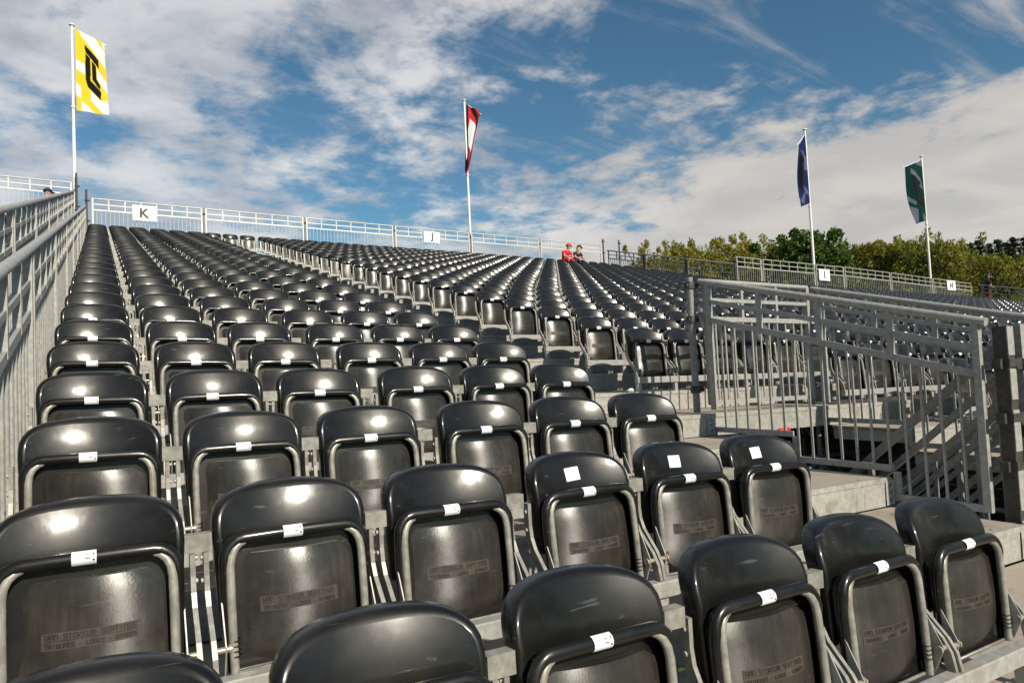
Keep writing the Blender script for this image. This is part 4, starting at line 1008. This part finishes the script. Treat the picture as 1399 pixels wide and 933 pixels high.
def seated(lean, head_turn):
    J = {}
    J['pelvis'] = ((0, 0, 0.10), (0.15, 0.11), None)
    J['belly'] = ((0, -0.10 * lean, 0.24), (0.135, 0.105), 'pelvis'); J['chest'] = ((0, -0.26 * lean, 0.41), (0.155, 0.105), 'belly')
    J['neck'] = ((0, -0.36 * lean, 0.50), 0.055, 'chest'); J['jaw'] = ((0, -0.40 * lean, 0.55), 0.062, 'neck'); J['head'] = ((0, -0.42 * lean, 0.625), (0.076, 0.088), 'jaw'); J['crown'] = ((0, -0.42 * lean + 0.01, 0.68), (0.062, 0.07), 'head')
    for s, k in (('L', -1), ('R', 1)):
        J['hip' + s] = ((k * 0.10, -0.03, 0.08), 0.085, 'pelvis'); J['knee' + s] = ((k * 0.13, -0.43, 0.10), 0.062, 'hip' + s); J['ank' + s] = ((k * 0.12, -0.40, -0.33), 0.042, 'knee' + s); J['toe' + s] = ((k * 0.13, -0.54, -0.385), 0.036, 'ank' + s); J['heel' + s] = ((k * 0.12, -0.37, -0.38), 0.034, 'ank' + s)
        arm(J, s, (k * 0.185, -0.27 * lean, 0.43), (k * 0.24, -0.30 * lean - 0.10, 0.21), (k * 0.08, -0.42, 0.205), (-k * 0.7, -0.6, -0.1), (0, -0.2, -1))
    return J
def body_person(label, pos, rot, J, shirt, legs, yaw, **kw):
    t = thing('person', label, 'person', pos); t.rotation_euler = (0, 0, rot)
    def region(n, c):
        if n in ('pelvis', 'belly', 'chest') or n[:2] == 'sh': return 1
        if n[:3] in ('hip', 'kne', 'ank'): return 2
        if n[:3] in ('toe', 'hee') and n != 'head': return 3
        return 0
    link_o('body', skin_body('body', J, [M_SKIN, shirt, legs, M_BLKCL], region), t)
    head_bits(t, Vector(J['head'][0]), yaw, **kw); return t
zs = RISE * 28 + DECK + 0.45
t = body_person('seated person in red shirt and red cap, left one of the pair', (tx[0], 20.95, zs - 0.02), R(10), seated(0.75, 0), M_REDCL, M_REDCL, R(55), cap=M_REDCL, hair=M_DKHAIR)
t = body_person('seated person with blond hair, black cap and navy shirt, beside the one in red', (tx[1], 20.95, zs - 0.04), R(12), seated(0.72, 0), M_NAVY, M_NAVY, R(60), cap=M_BLKCL, hair=M_BLOND, long_hair=True, peak=M_WHITE)
def standing(walk, fore):
    J = {}
    J['pelvis'] = ((0, 0, 0.95), (0.15, 0.11), None); J['belly'] = ((0, -0.005, 1.10), (0.135, 0.105), 'pelvis'); J['chest'] = ((0, -0.01, 1.31), (0.155, 0.11), 'belly')
    J['neck'] = ((0, -0.02, 1.45), 0.052, 'chest'); J['jaw'] = ((0, -0.045, 1.51), 0.06, 'neck'); J['head'] = ((0, -0.045, 1.60), (0.076, 0.088), 'jaw'); J['crown'] = ((0, -0.035, 1.66), (0.062, 0.07), 'head')
    for s, k in (('L', -1), ('R', 1)):
        w = walk * k
        J['hip' + s] = ((k * 0.095, 0, 0.88), 0.088, 'pelvis'); J['knee' + s] = ((k * 0.10, -w * 0.5 - 0.03, 0.49), 0.06, 'hip' + s); J['ank' + s] = ((k * 0.10, -w + 0.02, 0.09), 0.04, 'knee' + s)
        J['toe' + s] = ((k * 0.11, -w - 0.13, 0.035), 0.034, 'ank' + s); J['heel' + s] = ((k * 0.10, -w + 0.05, 0.036), 0.034, 'ank' + s)
        arm(J, s, (k * 0.185, 0, 1.36), (k * 0.215, 0.02, 1.10), (k * 0.11, -0.24, 1.10), (-k * 0.3, -1, 0.05), (0, 0, -1))
    return J
wp = body_person('person with long dark hair and black top walking beside the H sign', (34.60, 14.55, deckz(19) - 0.0), R(62), standing(0.16, 0), M_BLKCL, M_MAROON, R(0), hair=M_DKHAIR, long_hair=True)
m = MB(); m.box(-0.04, 0.04, -0.46, -0.31, 1.06, 1.075); hp_ = m.mesh('phone', M_BLKCL, False); o = link_o('phone', hp_); o.location = S(34.60, 14.55, deckz(19)); o.rotation_euler = (0, 0, R(62)); setp(o, 'dark phone held by the walking person by the H sign', 'phone')
body_person('person in black and red cap, head showing above the far left railing', (-1.30, 20.95, 0.19 * 28 + DECK + 0.68), R(100), seated(0.35, 0), M_BLKCL, M_BLKCL, R(0), cap=M_BLKCL, hair=M_DKHAIR, peak=M_REDCL)

# ------------------------------------------------------------------ trees
def leaves(rnd, clumps, nleaf, size, droop=0.0):
    V, F = [], []
    for (cx, cy, cz, cr) in clumps:
        for _ in range(nleaf):
            u = Vector((rnd.gauss(0, 1), rnd.gauss(0, 1), rnd.gauss(0, 1))).normalized() * cr * (rnd.random() ** 0.45)
            p = Vector((cx, cy, cz)) + Vector((u.x, u.y, u.z * (1 + droop)))
            n = Vector((rnd.gauss(0, 1), rnd.gauss(0, 1), rnd.gauss(0, 0.8) + 0.4)).normalized(); a = n.orthogonal().normalized(); b = n.cross(a)
            if droop: b = (b * 0.5 + Vector((0, 0, -1)) * droop).normalized(); a = n.cross(b).normalized()
            s = size * rnd.uniform(0.6, 1.3); k = len(V); w = s * (0.34 if droop else 0.55)
            V += [tuple(p - b * s), tuple(p + a * w), tuple(p + b * s), tuple(p - a * w)]; F.append((k, k + 1, k + 2, k + 3))
    return V, F
def limb_mesh(rnd, h, clumps, tr):
    m = MB(); m.smooth = True
    P = [(0, 0, 0), (rnd.uniform(-.1, .1), rnd.uniform(-.1, .1), h * 0.35), (rnd.uniform(-.25, .25), rnd.uniform(-.25, .25), h * 0.7), (rnd.uniform(-.3, .3), rnd.uniform(-.3, .3), h * 0.95)]
    for k in range(3):
        n = 6; r0, r1 = tr * (1 - 0.3 * k), tr * (0.7 - 0.3 * k); a, b = Vector(P[k]), Vector(P[k + 1])
        vs = [(a.x + r0 * math.cos(q), a.y + r0 * math.sin(q), a.z) for q in [i * math.pi / 3 for i in range(6)]] + [(b.x + r1 * math.cos(q), b.y + r1 * math.sin(q), b.z) for q in [i * math.pi / 3 for i in range(6)]]
        m.add(vs, [(i, (i + 1) % 6, 6 + (i + 1) % 6, 6 + i) for i in range(6)])
    for c in clumps[::3]:
        z0 = max(h * 0.2, min(c[2] - 0.8, h * 0.8)); m.tube([(0, 0, z0), (c[0] * 0.5, c[1] * 0.5, (z0 + c[2]) / 2), c[:3]], 0.05, 4)
    return m
def make_tree(kind, seed):
    rnd = random.Random(seed); cl = []
    if kind == 'feathery':
        h = 10.5
        for _ in range(70):
            z = rnd.uniform(1.5, h); k = math.sin(min(1, (z + 0.5) / (h + 0.8)) ** 0.75 * math.pi) ** 0.7; a = rnd.uniform(0, 6.28); r = 2.7 * k * rnd.random() ** 0.5
            cl.append((r * math.cos(a), r * math.sin(a), z, rnd.uniform(0.45, 0.85)))
        for _ in range(16): a = rnd.uniform(0, 6.28); r = rnd.uniform(0.2, 2.2); cl.append((r * math.cos(a), r * math.sin(a), h + rnd.uniform(-0.8, 1.0) - 0.25 * r, rnd.uniform(0.18, 0.4)))
        V, F = leaves(rnd, cl, 64, 0.135, 0.5); mt = M_LF_Y if seed % 2 else M_LF_M
    elif kind == 'broad':
        h = 10.5
        for _ in range(60):
            a = rnd.uniform(0, 6.28); e = rnd.uniform(-0.7, 1.5); r = rnd.random() ** 0.4
            cl.append((3.1 * r * math.cos(a) * math.cos(e), 3.1 * r * math.sin(a) * math.cos(e), 6.5 + 3.6 * r * math.sin(e), rnd.uniform(0.55, 1.0)))
        for _ in range(14): a = rnd.uniform(0, 6.28); r = rnd.uniform(0.5, 3.2); cl.append((r * math.cos(a), r * math.sin(a), 6.6 + 3.9 * math.sqrt(max(0, 1 - (r / 3.6) ** 2)), rnd.uniform(0.25, 0.5)))
        V, F = leaves(rnd, cl, 75, 0.15); mt = M_LF_G
    else:
        h = 12.5
        z = 1.0
        while z < h:
            k = 1 - z / h; n = max(3, int(11 * k) + 2)
            for q in range(n): a = rnd.uniform(0, 6.28); r = 2.3 * k * rnd.uniform(0.35, 1.05); cl.append((r * math.cos(a), r * math.sin(a), z - 0.18 * r, 0.16 + 0.45 * k))
            z += 0.40
        V, F = leaves(rnd, cl, 24, 0.14, 0.25); mt = M_LF_C
    me = bpy.data.meshes.new('crown'); me.from_pydata(V, [], F); me.materials.append(mt); me.update()
    return limb_mesh(rnd, h, cl, 0.2).mesh('trunk', M_BARK, False), me, (V, F)
PROTO = {k: make_tree(*k) for k in (('feathery', 1), ('feathery', 2), ('feathery', 3), ('broad', 4), ('broad', 5), ('conifer', 6), ('conifer', 8))}
def at_px(px, depth):
    """ground point that lies in a given direction seen from the photographer's spot, depth metres away"""
    d = CF + CR * ((px - 699.5) / FPX); d.z = 0; d.normalize(); return CP.x + d.x * depth, CP.y + d.y * depth
TREES = [  # bearing, distance, crown kind, skyline height in the photograph, label
 (846, 60, ('feathery', 1), 356, 'thin yellow-green sapling showing through the corner railing'),
 (891, 54, ('feathery', 1), 324, 'feathery olive tree, leftmost of the tree line'),
 (922, 58, ('feathery', 3), 331, 'narrow pointed olive tree right of the leftmost one'),
 (956, 54, ('feathery', 1), 321, 'wide loose olive tree above the descending side railing'),
 (985, 57, ('feathery', 3), 319, 'olive tree with sprays above the foot of the side railing'),
 (1026, 54, ('feathery', 1), 312, 'tall feathery olive tree left of the dark green tree'),
 (1052, 58, ('feathery', 3), 322, 'slim olive tree touching the dark green tree'),
 (1086, 53, ('broad', 4), 313, 'dark green broadleaf tree left of the blue flag pole'),
 (1128, 54, ('broad', 5), 314, 'dark green broadleaf tree right of the blue flag pole'),
 (1160, 58, ('broad', 4), 328, 'smaller dark green tree in the middle of the right tree line'),
 (1185, 55, ('feathery', 2), 325, 'olive birch-like tree above the third lower fence panel'),
 (1210, 57, ('feathery', 3), 321, 'pale olive tree with a pointed top above the fourth lower fence panel'),
 (1238, 60, ('broad', 5), 322, 'dark tree just left of the green flag pole'),
 (1266, 55, ('feathery', 2), 314, 'tall olive tree behind the green flag pole'),
 (1292, 58, ('feathery', 1), 322, 'olive tree right of the green flag pole'),
 (1316, 55, ('feathery', 2), 319, 'full olive tree above the H sign'),
 (1348, 70, ('conifer', 6), 326, 'dark conifer above the walking person'),
 (1374, 74, ('conifer', 8), 324, 'dark pointed conifer near the right edge, taller of two'),
 (1396, 72, ('conifer', 6), 322, 'dark conifer at the right edge of the tree line'),
 (1384, 50, ('feathery', 2), 350, 'low olive bushy tree in front of the conifers at the right edge'),
 (1345, 50, ('feathery', 2), 342, 'low olive bushy tree behind the walking person'),
 (1416, 54, ('feathery', 3), 338, 'olive tree cut by the right edge'),
 (940, 70, ('feathery', 2), 334, 'olive tree in the back row between two feathery ones'),
 (1008, 68, ('feathery', 2), 324, 'darker olive tree in the back row above the lower fence start'),
 (905, 68, ('feathery', 2), 345, 'low darker olive tree in the back row behind the leftmost trees'),
 (972, 66, ('broad', 5), 340, 'dark bushy tree in the back row behind the wide olive tree'),
 (1110, 66, ('broad', 5), 330, 'dark broadleaf tree in the back row behind the blue flag pole'),
 (1198, 68, ('broad', 4), 336, 'dark tree in the back row between the two pale olive ones'),
 (1255, 70, ('broad', 4), 332, 'dark tree in the back row beside the green flag pole'),
 (1304, 70, ('broad', 5), 334, 'dark tree in the back row above the H sign'),
 (1336, 76, ('conifer', 8), 329, 'dark conifer rising just left of the walking person'),
 (1361, 78, ('conifer', 6), 331, 'dark conifer standing between the two taller ones'),
 (1385, 80, ('conifer', 8), 328, 'dark conifer behind the tall one near the right edge'),
 (1412, 78, ('conifer', 8), 320, 'dark conifer cut by the right edge'),
 (1405, 60, ('broad', 5), 345, 'dark bushy tree low at the right edge'),
 (1322, 66, ('broad', 4), 338, 'dark bushy tree left of the conifers'),
 (1360, 60, ('broad', 4), 344, 'dark bushy tree between the walking person and the conifers'),
]
TNAME = {'feathery': 'olive_tree', 'broad': 'broadleaf_tree', 'conifer': 'conifer_tree'}
rt = random.Random(3)
for px, dist, pk, hf, lab in TREES:
    x, y = at_px(px, dist); tr, cr, _ = PROTO[pk]
    vx, vy = x - CP.x, y - CP.y; dk = vx * CF.x + vy * CF.y; ux = (px - 699.5) / FPX
    hz_ = 466.5 - FPX * ((vx * CU.x + vy * CU.y) / dk - 0)      # horizon line at that bearing
    k = ((hz_ - hf) / FPX * dk + CP.z - GZ) / max(v[2] for v in PROTO[pk][2][0])
    base = GZ + 0.022 * 0
    t = link_o(TNAME[pk[0]], None, None, (x, y, GZ)); setp(t, lab, 'tree', 'trees beyond the stands'); t.rotation_euler = (0, 0, rt.uniform(0, 6.28)); wx = 1.75 if pk[0] == 'conifer' else 1.0; t.scale = (k * wx * rt.uniform(0.95, 1.1), k * wx * rt.uniform(0.95, 1.1), k)
    link_o('trunk', tr, t); link_o('crown', cr, t)
# the wood behind the photographer, mirrored in the seat backs
V, F = [], []
rw = random.Random(11)
for i in range(34):
    pk = rw.choice([('conifer', 6), ('conifer', 8), ('feathery', 3), ('broad', 4), ('broad', 5)]); vs, fs = PROTO[pk][2]
    a = R(-95 + i * 5.6); d = rw.uniform(46, 66); x, y, k = d * math.sin(a), -d * math.cos(a), rw.uniform(1.15, 1.95); q = len(V); c, s = math.cos(i), math.sin(i)
    V += [((v[0] * c - v[1] * s) * k + x, (v[0] * s + v[1] * c) * k + y, v[2] * k * 1.05 + GZ) for v in vs]; F += [tuple(q + j for j in f) for f in fs]
me = bpy.data.meshes.new('woodland'); me.from_pydata(V, [], F); me.materials.append(M_LF_C); me.update()
setp(link_o('woodland', me), 'dark wood across the track, seen only as reflections in the seat backs', 'woodland', None, 'stuff')
